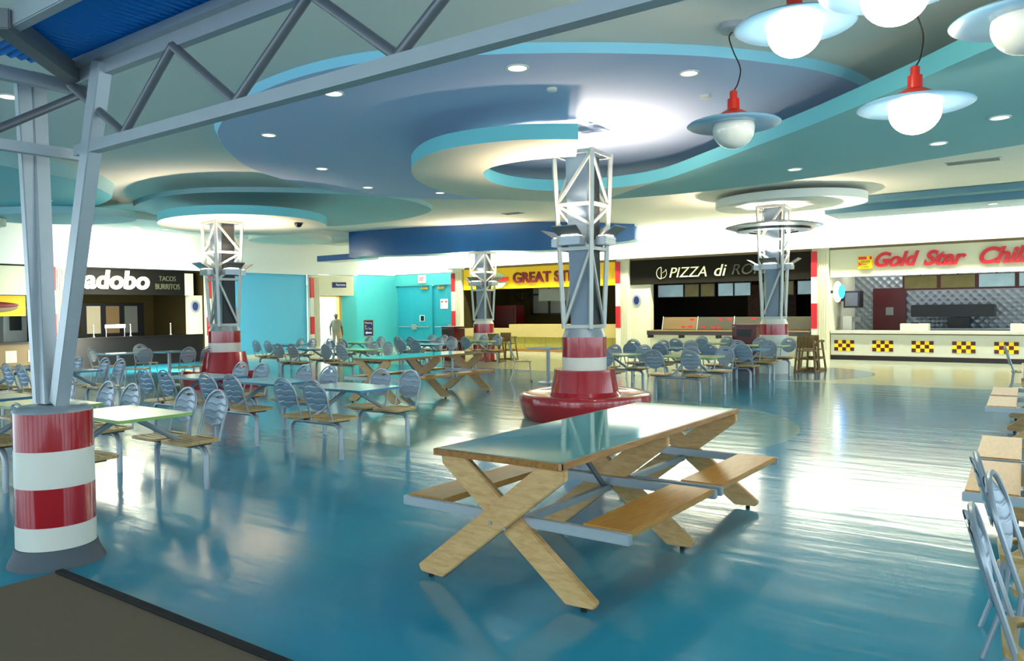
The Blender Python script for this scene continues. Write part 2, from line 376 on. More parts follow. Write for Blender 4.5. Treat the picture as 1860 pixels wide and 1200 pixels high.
# ================================================================== CEILING PIECES
def slab(name, label, cat, poly, z0, z1, face, edge, flare=0, top=False, c=None):
    r = thing(name, label, cat, (0, 0, 0)); cx = sum(p[0] for p in poly)/len(poly); cy = sum(p[1] for p in poly)/len(poly)
    up = poly if not flare else [(cx+(x-cx)*(1+flare), cy+(y-cy)*(1+flare)) for x, y in poly]
    r.location = (cx, cy, z0)
    P0 = [(x-cx, y-cy) for x, y in poly]; P1 = [(x-cx, y-cy) for x, y in up]
    MB().prism(P0, 0, 0, top=False, sides=False).build('underside', face, r)
    MB().prism(P0, 0, z1-z0, bottom=False, top=True, poly1=P1).build('edge_fascia', edge, r)
    return r
lil = [(-9.88,6.56),(-9.31,6.16),(-8.18,5.63),(-7.04,5.37),(-6.0,5.38),(-5.2,5.66),(-4.1,6.34),(-3.07,7.23),(-2.5,7.98),(-2.13,8.68),(-1.94,9.5),(-1.95,10.6),(-2.6,12.2),(-5,13.4),(-8,13.9),(-10.2,13.8),(-11.35,13.0),(-11.85,12.13),(-12.1,11.1),(-12.12,9.97),(-11.79,8.95),(-11.21,7.9),(-10.31,6.94)]
lil = [(x*1.035, y*1.035) for x, y in lil]
slab('dropped_ceiling_panel', 'large lilac blue rounded ceiling panel with aqua rim above the middle lighthouse column', 'ceiling panel', catmull(lil), 4.11, 4.2, 'lilac', 'rim', .012)
outer = [(-4.9,8.18),(-5.27,7.88),(-5.62,7.70),(-6.19,7.58),(-6.75,7.64),(-7.36,7.95),(-8.0,8.52),(-8.58,9.4),(-8.9,10.45),(-8.78,11.5),(-8.09,12.43),(-7.19,12.95),(-5.9,13.2),(-4.9,13.2),(-4.1,13.1),(-2.94,12.9),(-1.58,12.47),(-.52,12.12),(1.5,11.4),(5,10.4)]
inner = [(-5.47,9.07),(-5.85,8.93),(-6.32,8.87),(-6.85,8.98),(-7.25,9.3),(-7.6,9.95),(-7.67,10.71),(-7.35,11.4),(-6.6,11.78),(-5.48,11.65),(-4.3,10.8),(-3.26,9.93),(-2.49,9.29),(-1.84,8.7),(-1.2,8.09),(-.8,7.67),(-.31,7.2),(1,6.0),(4,3.6)]
oc = catmull(outer, False); ic = catmull(inner, False)
# the hook: cream crescent part and the long teal sweep, one continuous suspended slab
k1 = 11*5; k2 = 9*5
rh = thing('suspended_ceiling_sweep', 'hook shaped aqua edged ceiling slab curling around the middle lighthouse and sweeping right', 'ceiling panel', (-6, 10, 3.62))
def loc2(p): return [(x+6, y-10) for x, y in p]
MB().prism(loc2(oc[:k1+1]+ic[:k2+1][::-1]), 0, 0, top=False, sides=False).build('cream_underside', 'cream_c', rh)['label'] = 'cream crescent underside around the lighthouse column'
MB().prism(loc2(oc[k1:]+ic[k2:][::-1]), 0, 0, top=False, sides=False).build('teal_underside', 'tealc', rh)['label'] = 'teal underside of the long sweep'
MB().prism(loc2(oc+ic[::-1]), 0, .19, bottom=False).build('edge_fascia', 'aqua', rh)
big = [(-17.64,9.45),(-16.36,9.01),(-15.07,8.96),(-13.9,9.46),(-12.56,10.9),(-12.02,12.31),(-12.37,13.67),(-13.0,14.47),(-14.36,15.1),(-15.75,15.24),(-17.5,14.8),(-18.6,12.5),(-18.5,10.6)]
slab('dropped_ceiling_panel', 'wide teal rounded ceiling panel above the left lighthouse disc', 'ceiling panel', catmull([(x*1.03, y*1.03) for x, y in big]), 4.1, 4.2, 'tealc2', 'tealc2', .01)
def disc(r, n=56, sx=1, sy=1, a=0): 
    return [(r*sx*cos(2*pi*k/n)*cos(a)-r*sy*sin(2*pi*k/n)*sin(a), r*sx*cos(2*pi*k/n)*sin(a)+r*sy*sin(2*pi*k/n)*cos(a)) for k in range(n)]
TL = (-14.66, 9.74)
slab('suspended_ceiling_disc', 'round aqua edged cream disc over the left lighthouse column', 'ceiling disc', [(x-14.95, y+10.5) for x, y in disc(1, sx=2.12, sy=1.78, a=2.6)], 3.5, 3.68, 'cream_c', 'aqua')
slab('suspended_ceiling_disc', 'small flat cream disc hanging low behind the left lighthouse', 'ceiling disc', [(x-18.2, y+14.3) for x, y in disc(1.15)], 3.62, 3.74, 'cream_c', 'cream_c')
aq = [(-13.9,5.0),(-14.07,5.81),(-14.43,6.73),(-15.5,7.78),(-16.21,8.16),(-17.46,8.42),(-18.43,8.05),(-18.9,7.0),(-18.4,5.6),(-17,4.2),(-15,3.9)]
slab('dropped_ceiling_panel', 'aqua rounded ceiling panel at the left edge behind the slanted posts', 'ceiling panel', catmull(aq), 3.95, 4.2, 'aqua', 'tealc2', .03)
slab('suspended_ceiling_disc', 'grey green ceiling disc under the aqua panel at far left', 'ceiling disc', [(x-19.0, y+8.4) for x, y in disc(1, sx=1.7, sy=1.1, a=.6)], 3.78, 3.94, 'tealc2', 'tealc2')
slab('suspended_ceiling_disc', 'small cream ceiling slab at the far left edge', 'ceiling disc', [(x-20.1, y+6.9) for x, y in disc(.75)], 3.62, 3.76, 'cream_c', 'cream_c')
# blue wavy fascia before the far corner
wt = [(-21.2,17.9),(-19.4,17.6),(-18.0,17.75),(-16.6,18.05),(-14.8,18.7),(-13.6,19.1),(-12.7,19.7),(-11.8,20.8),(-11.1,21.9)]
wc = catmull(wt[1:], False); n = len(wc); zb = [3.36+.02*sin(i*.5) + max(0, (i-n*.72)/(n*.28))*.42 for i in range(n)]
t = thing('wavy_ceiling_fascia', 'deep blue glossy wavy fascia hanging before the far corner', 'ceiling fascia', (-15.5, 19, 4.2))
w = MB(); vs = [(x+15.5, y-19, z-4.2) for (x, y), z in zip(wc, zb)]+[(x+15.5, y-19, 0) for x, y in wc]
vs += [(x+15.3, y-18.2, z-4.2) for (x, y), z in zip(wc, zb)]
fs = [(i, i+1, n+i+1, n+i) for i in range(n-1)]
w.add(vs, fs, True); w.build('front_face', 'deepblue', t)
w = MB(); w.add(vs, [(i, i+1, 2*n+i+1, 2*n+i) for i in range(n-1)], True); w.build('underside', 'tealc2', t)
w = MB(); w.add([(x+15.3, y-18.2, z-4.2) for (x, y), z in zip(wc, zb)]+[(x+15.3, y-18.2, 0) for x, y in wc], fs, True); w.build('rear_face', 'deepblue', t)
t = thing('low_ceiling_fascia', 'short dark blue fascia end hanging low left of the wavy one', 'ceiling fascia', (-20.6, 18.1, 3.34))
MB().box((-.95, -.05, 0), (1.35, .7, .2)).build('panel', 'deepblue', t)
# blue grey stepped soffit at right
t = thing('stepped_soffit', 'blue grey stepped soffit hanging before the chili shop front', 'ceiling soffit', (-5.1, 20.6, 3.88))
MB().box((0, 0, 0), (11, 1.5, .17)).build('lower_step', 'bluegrey', t); MB().box((.35, -.5, .17), (11, .9, .31)).build('upper_step', 'bluegrey', t)

# downlights
def downlight(x, y, z, r, label):
    t = thing('recessed_downlight', label, 'ceiling light', (x, y, z))
    MB().lathe([(r*1.25, 0), (r*1.25, -.012), (r, -.012), (r, -.004)], n=20, cap=False).build('trim_ring', 'white', t)
    MB().lathe([(r, -.004), (r*.2, -.002)], n=20, cap=True).build('lens', 'lens', t)
    lamp('SPOT', (x, y, z-.03), 45, WARMW, direction=(0, 0, -1), spot_size=1.9, spot_blend=.6, shadow_soft_size=.08)
for a in [(-4.77,6.73,4.11,.1,'nearest downlight in the lilac ceiling panel, straight above its middle'),
          (-3.4,8.04,4.11,.09,'downlight at the right end of the lilac ceiling panel'),
          (-7.02,6.17,4.11,.1,'downlight in the lilac panel just below the long steel truss'),
          (-9.38,7.02,4.11,.09,'downlight near the left rim of the lilac panel'),
          (-10.84,9.23,4.11,.09,'downlight in the lower left of the lilac panel'),
          (-11.75,11.2,4.11,.09,'small downlight at the far rim of the lilac panel'),
          (-11.1,12.7,4.11,.09,'downlight beside the outer edge of the cream crescent'),
          (-10.43,4.06,4.2,.1,'downlight in the white ceiling at the left edge behind the posts'),
          (-.66,10.2,3.62,.09,'bright downlight at the right edge in the teal sweep'),
          (-1.4,11.3,3.62,.09,'smaller downlight in the teal sweep beyond the bright one'),
          (-3.4,12.0,3.62,.09,'downlight in the far part of the teal sweep'),
          (-17.3,7.4,3.95,.09,'downlight in the aqua ceiling panel at left'),
          (-21.1,11.3,4.0,.08,'downlight above the left shop row, left one of three'),
          (-21.1,12.2,4.0,.08,'downlight above the left shop row, middle one of three'),
          (-21.1,13.0,4.0,.08,'downlight above the left shop row, right one of three'),
          (-1.5,21.1,3.88,.08,'downlight in the blue grey stepped soffit')]: downlight(*a)
def vent(x, y, z, lx, ly, label):
    t = thing('ceiling_vent', label, 'vent', (x, y, z)); MB().box((-lx/2, -ly/2, -.01), (lx/2, ly/2, 0)).build('frame', 'towercream', t)
    s = MB()
    for i in range(6): s.box((-lx/2+.03, -ly/2+.03+i*(ly-.06)/6, -.016), (lx/2-.03, -ly/2+.05+i*(ly-.06)/6, -.01))
    s.build('slats', 'darksteel', t)
vent(-1.5, 16.7, 4.2, .9, .35, 'rectangular air vent in the beige ceiling at right'); vent(-12.4, 17.2, 4.2, .6, .35, 'air vent in the ceiling above the blue wavy fascia')
def small_disc(x, y, z, label):
    tag(MB().lathe([(.06, 0), (.06, -.03), (.04, -.045)], n=16).build('smoke_detector', 'white', None, loc=(x, y, z)), label, 'smoke detector')
small_disc(-6.1, 3.9, 4.2, 'small round detector on the ceiling seen through the truss'); small_disc(-4.9, 7.6, 4.11, 'small round detector in the lilac panel above the shadow'); small_disc(-3.6, 9.0, 4.11, 'small round detector on the lilac panel right of the crescent end')
tag(MB().lathe([(.09, 0), (.09, -.03), (.06, -.08), (.02, -.1)], n=16).build('security_camera', 'black', None, loc=(-13.6, 10.9, 3.5)), 'small black dome camera under the left lighthouse disc', 'camera')

# ================================================================== LIGHTHOUSE COLUMNS
def lighthouse(x, y, label, ztop, drum, s0=.42, s1=.60, rz=.06, bench=False, lit=True, k=1.0, floodz=2.52):
    t = thing('lighthouse_column', label, 'column', (x, y, 0), rz)
    zd = drum[-1][1]
    for (z0, z1, r0_, r1_, m, nm) in [(a, b, c, d, e, f) for a, b, c, d, e, f in drum]:
        MB().lathe([(r0_, z0), (r1_, z1)], n=48).build(nm, m, t)
    zt = ztop
    def sq(z, sx, sy):
        q = (z-zd)/(zt-zd); h = (s0+(s1-s0)*q)/2; return Vector((sx*h, sy*h, z))
    for sx, sy in ((1,-1),(1,1),(-1,1),(-1,-1)):
        MB().bar(sq(zd, sx, sy), sq(zt, sx, sy), .055, .055, (sx, sy, 0)).build('corner_post', 'towercream', t)
    levels = [zd+.03, zd+(zt-zd)*.50-.12, zd+(zt-zd)*.68+.05, zt-.03]
    cs = ((1,-1),(1,1),(-1,1),(-1,-1))
    for i in range(4):
        a, b = cs[i], cs[(i+1) % 4]; w = MB()
        for z in levels: w.bar(sq(z, *a), sq(z, *b), .035, .05)
        A, Bq = (a, b) if i % 2 else (b, a)
        w.bar(sq(levels[0], *A), sq(levels[1], *Bq), .03, .04); w.bar(sq(levels[1], *Bq), sq(levels[1]+.35, *A), .03, .04)
        w.bar(sq(levels[2]-.3, *Bq), sq(levels[2], *A), .03, .04); w.bar(sq(levels[2], *A), sq(levels[3], *Bq), .03, .04)
        w.build('cross_braces', 'towercream', t)
    MB().prism([(-.13, -.15), (.13, -.15), (.13, .15), (-.13, .15)], zd, zt+.0, poly1=[(-.17, -.2), (.17, -.2), (.17, .2), (-.17, .2)]).build('core_panel', 'core', t)
    MB().box((.14, -.1, zd+.02), (.18, .17, zt-.05)).build('core_side', 'coredark', t)
    # floodlights on the four faces
    for i in range(4):
        a = i*pi/2; T = Matrix.Rotation(a, 4, 'Z'); q = (floodz-zd)/(zt-zd); h = (s0+(s1-s0)*q)/2
        fl = MB().box((-.17*k, -h-.17, floodz-.08), (.17*k, -h-.03, floodz+.04), T)
        for j in range(3): fl.box((-.17*k, -h-.185, floodz-.07+j*.035), (.17*k, -h-.17, floodz-.055+j*.035), T)
        o = fl.build('floodlight', 'silver', t, .004)
        w = MB(); p = [(-.19, -h-.15, floodz+.05), (.19, -h-.15, floodz+.05), (.19, -h-.33, floodz+.16), (-.19, -h-.33, floodz+.16)]
        w.add([T@Vector(v) for v in p]+[T@(Vector(v)+Vector((0, 0, .012))) for v in p], [(3,2,1,0),(4,5,6,7),(0,1,5,4),(1,2,6,5),(2,3,7,6),(3,0,4,7)]); w.build('visor', 'darksteel', o)
        MB().box((-.14, -h-.15, floodz+.04), (.14, -h-.05, floodz+.05), T).build('glass', 'flood', o)
        if lit:
            d = T @ Vector((0, -.3, 1)); p = Matrix.Rotation(rz, 4, 'Z') @ T @ Vector((0, -h-.12, floodz+.07))
            lamp('AREA', (x+p.x, y+p.y, p.z), lit, (1, .80, .58), direction=Matrix.Rotation(rz, 4, 'Z')@d, shape='RECTANGLE', size=.26, size_y=.09, spread=1.9)
    return t
TM = (-5.66, 9.56)
mid = lighthouse(*TM, 'nearest lighthouse column with red tub base and round red bench', 3.76, [
    (.3,.675,.50,.43,'red','red_tub'), (.675,.865,.318,.318,'white','white_band'), (.865,1.15,.318,.318,'red','red_band'), (1.15,1.27,.315,.27,'silver','silver_collar')], lit=27)
MB().lathe([(.86,0),(.90,.06),(.935,.20),(.945,.30),(.93,.345),(.88,.365),(.78,.35),(.62,.325),(.52,.33),(.47,.40)], n=72).build('round_bench', 'red', mid)
MB().lathe([(.44,.66),(.435,.69),(.33,.69)], n=48, cap=False).build('tub_rim', 'red', mid)
lft = lighthouse(*TL, 'left lighthouse column with flared red tub, among the left tables', 3.5, [
    (0,.2,.85,.85,'red','bench_base'),(.2,.74,.52,.42,'red','red_tub'), (.74,.93,.33,.33,'white','white_band'), (.93,1.18,.33,.33,'red','red_band'), (1.18,1.28,.32,.27,'silver','silver_collar')], rz=-.12, lit=38, floodz=2.44)
MB().lathe([(.85,0),(.9,.3),(.86,.36),(.5,.33)], n=48).build('round_bench', 'red', lft)
lighthouse(-5.67, 18.3, 'right lighthouse column before the pizza shop with metal saucers at its top', 3.9, [
    (0,.58,.335,.335,'white','lower_drum'), (.58,.90,.325,.325,'white','white_band'), (.90,1.15,.32,.32,'red','red_band'), (1.15,1.27,.32,.27,'white','pale_collar')], lit=60, floodz=2.5)
lighthouse(-14.8, 18.9, 'farthest lighthouse column, before the yellow steak shop sign', 3.36, [
    (0,.5,.34,.34,'red','red_base'), (.5,.86,.325,.325,'white','white_band'), (.86,1.14,.32,.32,'red','red_band'), (1.14,1.24,.32,.27,'white','pale_collar')], lit=30, floodz=2.4)
# saucers at the right lighthouse
t = thing('metal_ceiling_saucer', 'thin polished metal saucer around the top of the right lighthouse', 'ceiling disc', (-5.67, 18.3, 3.42))
MB().lathe([(.75,.09),(1.08,.02),(1.1,0),(.95,-.05),(.62,-.06),(.62,.05)], n=64, cap=False).build('ring', 'saucermetal', t); MB().lathe([(.55,-.12),(.85,-.10),(.83,-.08),(.55,-.09)], n=64, cap=False).build('lower_ring', 'saucermetal', t)
slab('suspended_ceiling_disc', 'bright white disc above the right lighthouse saucer', 'ceiling disc', [(x-5.4, y+18.6) for x, y in disc(1, sx=1.7, sy=1.5)], 3.92, 4.1, 'band', 'band')

# striped bollard with slanted posts and truss canopy
t = thing('striped_bollard', 'big red and white striped bollard at left foreground with grey skirt', 'bollard', (-5.18, 2.22, 0))
for z0, z1, r_, m, nm in [(.06,.255,.224,'white','white_band'),(.255,.49,.223,'red','red_band'),(.49,.715,.222,'white','white_band'),(.715,.945,.221,'red','red_band')]:
    MB().lathe([(r_, z0), (r_, z1)], n=64).build(nm, m, t)
MB().lathe([(.275,0),(.262,.03),(.24,.07),(.232,.11),(.224,.115)], n=64).build('rubber_skirt', 'skirt', t)
MB().lathe([(.221,.945),(.212,.965),(.18,.98),(.12,.985)], n=64).build('silver_cap', 'silver', t)
t = thing('entrance_canopy', 'grey steel truss canopy with blue corrugated roof on slanted posts', 'canopy', (-5.18, 2.22, 0))
o0 = Vector((5.18, -2.22, 0))
def cv(x, y, z): return Vector((x, y, z))+o0
ZT, ZBm = 2.93, 2.50
MB().bar(cv(-5.20,2.20,.99), cv(-5.255,2.20,3.05), .115, .085, (0,1,0)).build('post', 'steel', t, .006)
MB().bar(cv(-5.25,2.18,.99), cv(-5.22,2.11,3.02), .06, .08, (0,1,0)).build('post', 'steel', t, .006)
MB().bar(cv(-5.10,2.22,.99), cv(-4.42,2.20,2.96), .10, .08, (0,1,0)).build('post', 'steel', t, .006)
w = MB().bar(cv(-4.72,2.22,ZT), cv(1.5,2.22,ZT), .05, .075).bar(cv(-4.72,2.2,ZT+.06), cv(1.5,2.2,ZT+.06), .10, .045); w.build('top_chord', 'steel', t)
MB().bar(cv(-4.72,2.2,ZBm), cv(1.5,2.2,ZBm), .06, .06).build('bottom_chord', 'steel', t)
w = MB().bar(cv(-4.95,2.35,ZT), cv(-5.0,-2.5,ZT), .06, .075); w.bar(cv(-4.85,2.3,ZBm), cv(-4.95,-2.5,ZBm), .06, .06); w.build('side_chords', 'steel', t)
ns = [(-4.80,1),(-4.20,0),(-3.70,1),(-3.18,0),(-2.64,1),(-2.13,0),(-1.6,1),(-1.08,0),(-.55,1),(0,0),(.5,1)]
for (xa, ta), (xb, tb) in zip(ns, ns[1:]):
    MB().tube([cv(xa, 2.2, ZT-.03 if ta else ZBm+.03), cv(xb, 2.2, ZT-.03 if tb else ZBm+.03)], .024, 10).build('web_tube', 'darksteel', t)
for a, b in [((-4.88,2.33,ZT-.03),(-4.92,1.75,ZBm+.03)), ((-4.92,1.75,ZBm+.03),(-4.95,1.2,ZT-.03))]:
    MB().tube([cv(*a), cv(*b)], .024, 10).build('web_tube', 'darksteel', t)
MB().bar(cv(-4.92,2.38,ZT+.01), cv(-4.15,1.58,ZT+.03), .10, .10).build('hip_beam', 'darksteel', t, .006)
MB().bar(cv(-4.5,1.66,ZT+.05), cv(1.5,1.68,ZT+.05), .06, .10).build('inner_beam', 'steel', t, .006)
MB().bar(cv(-4.28,1.66,ZT+.05), cv(-4.3,-2.5,ZT+.05), .06, .10).build('inner_beam', 'steel', t, .006)
w = MB(); vs = []; N = 240
def xs_(i): return -4.95 + i*.027
for i in range(N):
    x = xs_(i); z = 3.03 + (.014 if i % 2 else 0); ya = min(2.28, 2.28); yb = 1.66
    if x < -4.25: yb = 2.28 - (x+4.95)*.62/.70
    vs += [cv(x, ya, z), cv(x, yb, z)]
w.add(vs, [(2*i, 2*i+1, 2*i+3, 2*i+2) for i in range(N-1)])
vs = []; N2 = 170
for i in range(N2):
    y = 2.28 - i*.027; z = 3.03 + (.014 if i % 2 else 0); xb = -4.28
    if y > 1.66: xb = -4.95 + (2.28-y)*.67/.62
    vs += [cv(-4.98, y, z), cv(xb, y, z)]
w.add(vs, [(2*i, 2*i+1, 2*i+3, 2*i+2) for i in range(N2-1)])
w.build('blue_roof_deck', 'deck', t)
tag(MB().box((0, 0, 0), (6.5, -4.5, .009)).build('entrance_carpet', 'carpet', None, loc=(-4.9, 2.08, 0)), 'dark brown entrance carpet in the bottom left corner', 'carpet')
w = MB().box((-4.9, 2.085, .0), (1.6, 2.13, .02)); tag(w.build('carpet_edge_strip', 'blackrubber'), 'black rubber strip along the edge of the brown carpet', 'edge strip')

# ================================================================== PENDANT LAMPS
def pendant(x, y, z, lit, label, cord=None, r=.43):
    t = thing('pendant_lamp', label, 'pendant lamp', (x, y, z), 0, None)
    zc = 4.2 - z
    MB().lathe([(.125, zc), (.125, zc-.06), (.11, zc-.075)], n=28).build('ceiling_canopy', 'silver', t)
    pts = [Vector((0, 0, .31)), Vector((.035, .03, .38)), Vector((.05, .05, .3+(zc-.3)*.35)), Vector((.0, .0, .3+(zc-.3)*.6)), Vector((-.03, -.02, .3+(zc-.3)*.8)), Vector((0, 0, zc-.07))]
    q_ = [Vector((0, 0, .30))]+pts[1:]; sm_ = []
    for i in range(len(q_)-1):
        p0, p1, p2, p3 = q_[max(i-1, 0)], q_[i], q_[i+1], q_[min(i+2, len(q_)-1)]
        for k in range(8):
            u = k/8; sm_.append(.5*((2*p1)+(p2-p0)*u+(2*p0-5*p1+4*p2-p3)*u*u+(3*p1-p0-3*p2+p3)*u**3))
    MB().tube(sm_+[q_[-1]], .007, 6).build('cord', 'cord', t)
    MB().lathe([(.17,.015),(.165,.05),(.135,.09),(.085,.12),(.058,.13),(.055,.23),(.035,.235),(.035,.30),(.02,.31)], n=28).build('red_holder', 'lampred', t)
    MB().lathe([(.16,.022),(r-.02,.006),(r,-.01),(r-.02,-.022),(.19,-.006)], n=56, cap=False).build('saucer_plate', 'saucer', t)
    MB().sphere((0, 0, -.05), .195, 28, 16, (1, 1, .95)).build('globe', 'globe_lit' if lit else 'globe_off', t)
    if lit: lamp('POINT', (x, y, z-.34), 28, (1, .9, .72), shadow_soft_size=.1)
pendant(-2.59, 7.16, 3.27, False, 'unlit pendant lamp with red cap and blue saucer, hanging lowest at left of the lamps')
pendant(-1.03, 6.97, 3.15, True, 'lit pendant lamp hanging lowest in front of the teal sweep')
pendant(-1.67, 5.90, 3.62, True, 'lit pendant lamp cut off at its red cap by the top of the picture')
pendant(-.87, 5.16, 3.46, True, 'large lit globe pendant at the very top, only the underside showing')
pendant(-.25, 5.93, 3.36, False, 'unlit pendant lamp with blue saucer cut by the right edge')

# ================================================================== PICNIC TABLES
def picnic(x, y, rz, label, top='teal_top'):
    t = thing('picnic_table', label, 'picnic table', (x, y, 0), rz, 'wooden X leg picnic tables')
    Wd, Ln = .43, 2.55
    MB().box((-Wd+.02, .02, .735), (Wd-.02, Ln-.02, .762)).build('table_top', top, t)
    MB().box((-Wd, 0, .725), (-Wd+.022, Ln, .76)).box((Wd-.022, 0, .725), (Wd, Ln, .76)).box((-Wd, 0, .725), (Wd, .022, .76)).box((-Wd, Ln-.022, .725), (Wd, Ln, .76)).box((-Wd+.02, .02, .722), (Wd-.02, Ln-.02, .735)).build('wooden_rim', 'woodedge', t, .004)
    for k in range(3):
        yy = .045 + k*1.23
        for sgn, off in ((1, 0), (-1, .045)):
            xb, xt, w_ = -sgn*.50, sgn*.40, .085
            pl = [(-.565, .025), (-.40, .018), (.43, .665), (.43, .722), (.265, .722), (-.585, .06)]
            if sgn < 0: pl = [(-x_, z_) for x_, z_ in pl][::-1]
            T = Matrix(((1,0,0,0),(0,0,1,0),(0,1,0,0),(0,0,0,1)))
            o = MB().prism(pl, yy-.02+off, yy+.022+off, T).build('cross_leg', 'wood', t, .006)
            MB().lathe([(.016, 0), (.016, .016), (.008, .018), (.008, .03)], (xb, yy+off, 0), 12).build('foot', 'blackrubber', o)
        for xx, zz in ((-.045, .385), (.05, .37)):
            T = Matrix.Translation((xx, yy-.022, zz)) @ Matrix.Rotation(pi/2, 4, 'X'); MB().prism([(.011*cos(q*pi/4), .011*sin(q*pi/4)) for q in range(8)], 0, .004, T).build('bolt', 'silver', t)
    for yy in (.11, 1.235, 1.335, 2.46):
        MB().box((-.76, yy-.02, .375), (.76, yy+.02, .43)).build('bench_bar', 'steel', t, .004)
    MB().box((-.02, .1, .33), (.02, 2.48, .37)).build('spine_rail', 'steel', t)
    for a, b_ in ((.3, 1.2), (1.37, 2.3)):
        MB().bar((0, a if a > 1 else b_, .37), (0, (a+.35) if a > 1 else b_-.35, .70), .02, .03).build('diagonal_stay', 'darksteel', t)
    for sx in (-1, 1):
        for a, b_ in ((.13, 1.215), (1.355, 2.44)):
            o = MB().box((min(sx*.47, sx*.75), a, .40), (max(sx*.47, sx*.75), b_, .437)).build('bench_plank', 'woodx', t, .006)
    return t
picnic(-2.507, 3.271, 0, 'nearest picnic table, glossy top and pale crossed wooden legs, centre foreground')
picnic(-9.5, 9.05, 0, 'picnic table with teal top before the far tables, left of the red round bench')
picnic(.24, 5.18, .04, 'picnic table at the right edge with only its pale bench planks showing, the nearer one')
picnic(0.0, 9.75, .04, 'picnic table at the right edge farther back, small bench planks showing')

# ================================================================== CHAIRS
def seat_mesh(z):
    w = MB(); c = []
    for cx, cy, a0 in ((.15,.14,0),(-.15,.14,90),(-.13,-.16,180),(.13,-.16,270)):
        for q in range(5):
            a = math.radians(a0+q*22.5); c.append((cx+.045*cos(a), cy+.045*sin(a)))
    rim = c; n_ = len(rim)
    inn = [(x*.80, y*.78) for x, y in rim]
    for zz, rev in ((z+.012, 0), (z-.012, 1)):
        w.add([(x, y, zz) for x, y in rim]+[(x, y, zz) for x, y in inn], [(i, (i+1) % n_, n_+(i+1) % n_, n_+i) for i in range(n_)])
    w.add([(x, y, z+.012) for x, y in rim]+[(x, y, z-.012) for x, y in rim], [(i, (i+1) % n_, n_+(i+1) % n_, n_+i) for i in range(n_)])
    w.add([(x, y, z+.012) for x, y in inn]+[(x, y, z-.012) for x, y in inn], [(i, (i+1) % n_, n_+(i+1) % n_, n_+i) for i in range(n_)])
    for k in range(5):
        y = -.125+k*.060; 
        w.add([(-.15, y, z+.009), (.15, y, z+.009), (.15, y+.045, z+.009), (-.15, y+.045, z+.009), (-.15, y, z-.009), (.15, y, z-.009), (.15, y+.045, z-.009), (-.15, y+.045, z-.009)], [(0,1,2,3),(7,6,5,4),(0,4,5,1),(1,5,6,2),(2,6,7,3),(3,7,4,0)])
    return w
def back_y(z, zs): return -.175 - (z-zs)*.28
def backrest_mesh(zs, zc, zr=.152, xr=.158):
    w = MB(); n_ = 40; rings = []
    so = (0, .105)   # grip slot centre relative to the oval
    for f in (0, .35, .7, 1):
        ring = []
        for k in range(n_):
            a = 2*pi*k/n_
            xo, zo = xr*cos(a), zr*sin(a)
            xi, zi = .055*cos(a), so[1]+.014*sin(a)
            x = xi+(xo-xi)*f; zz = zi+(zo-zi)*f; Z_ = zc+zz
            ring.append((x, back_y(Z_, zs)-.025*(1-(x/xr)**2), Z_))
        rings.append(ring)
    for off in (0, .006):
        vs = [(x, y-off, z) for R in rings for x, y, z in R]
        w.add(vs, [(i*n_+k, i*n_+(k+1) % n_, (i+1)*n_+(k+1) % n_, (i+1)*n_+k) for i in range(3) for k in range(n_)], True)
    return w
def hoop(zs, zc, low, legs=False):
    pts = []; zr, xr = .172, .172
    start = [(-.165, -.17, low)] if not legs else [(-.19, -.27, 0.0), (-.175, -.19, .25), (-.165, -.17, low)]
    for p in start: pts.append(p)
    for k in range(0, 15):
        a = pi*1.08 - (pi*1.16)*k/14
        pts.append((xr*cos(a), back_y(zc+zr*sin(a), zs), zc+zr*sin(a)))
    for p in start[::-1]: pts.append((-p[0], p[1], p[2]))
    return MB().tube(pts, .011, 7)
def make_bolted_seat(parent, x, y, rz, zs=.42):
    s = seat_mesh(zs).build('seat', 'seatwood', parent); s.location = (x, y, 0); s.rotation_euler = (0, 0, rz)
    backrest_mesh(zs, .672).build('backrest', 'back', s); hoop(zs, .672, zs-.01).build('back_frame', 'tube', s)
    MB().box((-.13, -.12, zs-.035), (.13, .10, zs-.014)).build('mounting_plate', 'black', s)
    return s
def make_unit(sp, dy, top, edge):
    t = bpy.data.objects.new('four_seat_table', None); COL.objects.link(t)
    hx = .50
    for sx in (-1, 1):
        a, b_ = (-hx, -.004) if sx < 0 else (.004, hx)
        o = MB().box((a, -.31, .692), (b_, .31, .708)).build('table_top', top, t)
        MB().box((a-.004, -.314, .682), (b_+.004, -.306, .706)).box((a-.004, .306, .682), (b_+.004, .314, .706)).box((sx*hx-.004, -.314, .682), (sx*hx+.004, .314, .706)).build('edge_trim', edge, o)
    MB().box((-.25, -.08, .655), (.25, .08, .682)).build('under_plate', 'darksteel', t)
    yl = dy-.17
    for sy in (-1, 1):
        pts = [(-.40, sy*yl, 0), (-.40, sy*yl, .27)]
        for q in range(1, 5):
            a = q*pi/8; pts.append((-.30-.10*cos(a), sy*yl, .27+.10*sin(a)))
        pts = pts+[(-x, y, z) for x, y, z in pts[::-1]]
        MB().tube(pts, .026, 10).build('leg_frame', 'tube', t)
        MB().tube([(sy*.12, sy*yl, .37), (sy*.02, sy*.05, .66)], .024, 8).build('diagonal_arm', 'tube', t)
        for sx in (-1, 1):
            make_bolted_seat(t, sx*sp/2, sy*(dy-.22), 0 if sy < 0 else pi)
    return t
proto = {}
used = set()
def unit(x, y, key, label, sp=.49, dy=.67, rz=0, group='four seat tables with bolted swivel seats'):
    kk = (key, sp, dy)
    if kk not in proto: proto[kk] = make_unit(sp, dy, key+'_top', key+'_edge'); o = proto[kk]
    else: o = copy_tree(proto[kk])
    o.location = (x, y, 0); o.rotation_euler = (0, 0, rz); tag(o, label, 'table with seats', group)
G1 = 'four seat tables left of the red bench'; G2 = 'four seat tables before the pizza shop'; G3 = 'four seat tables before the blue wall'
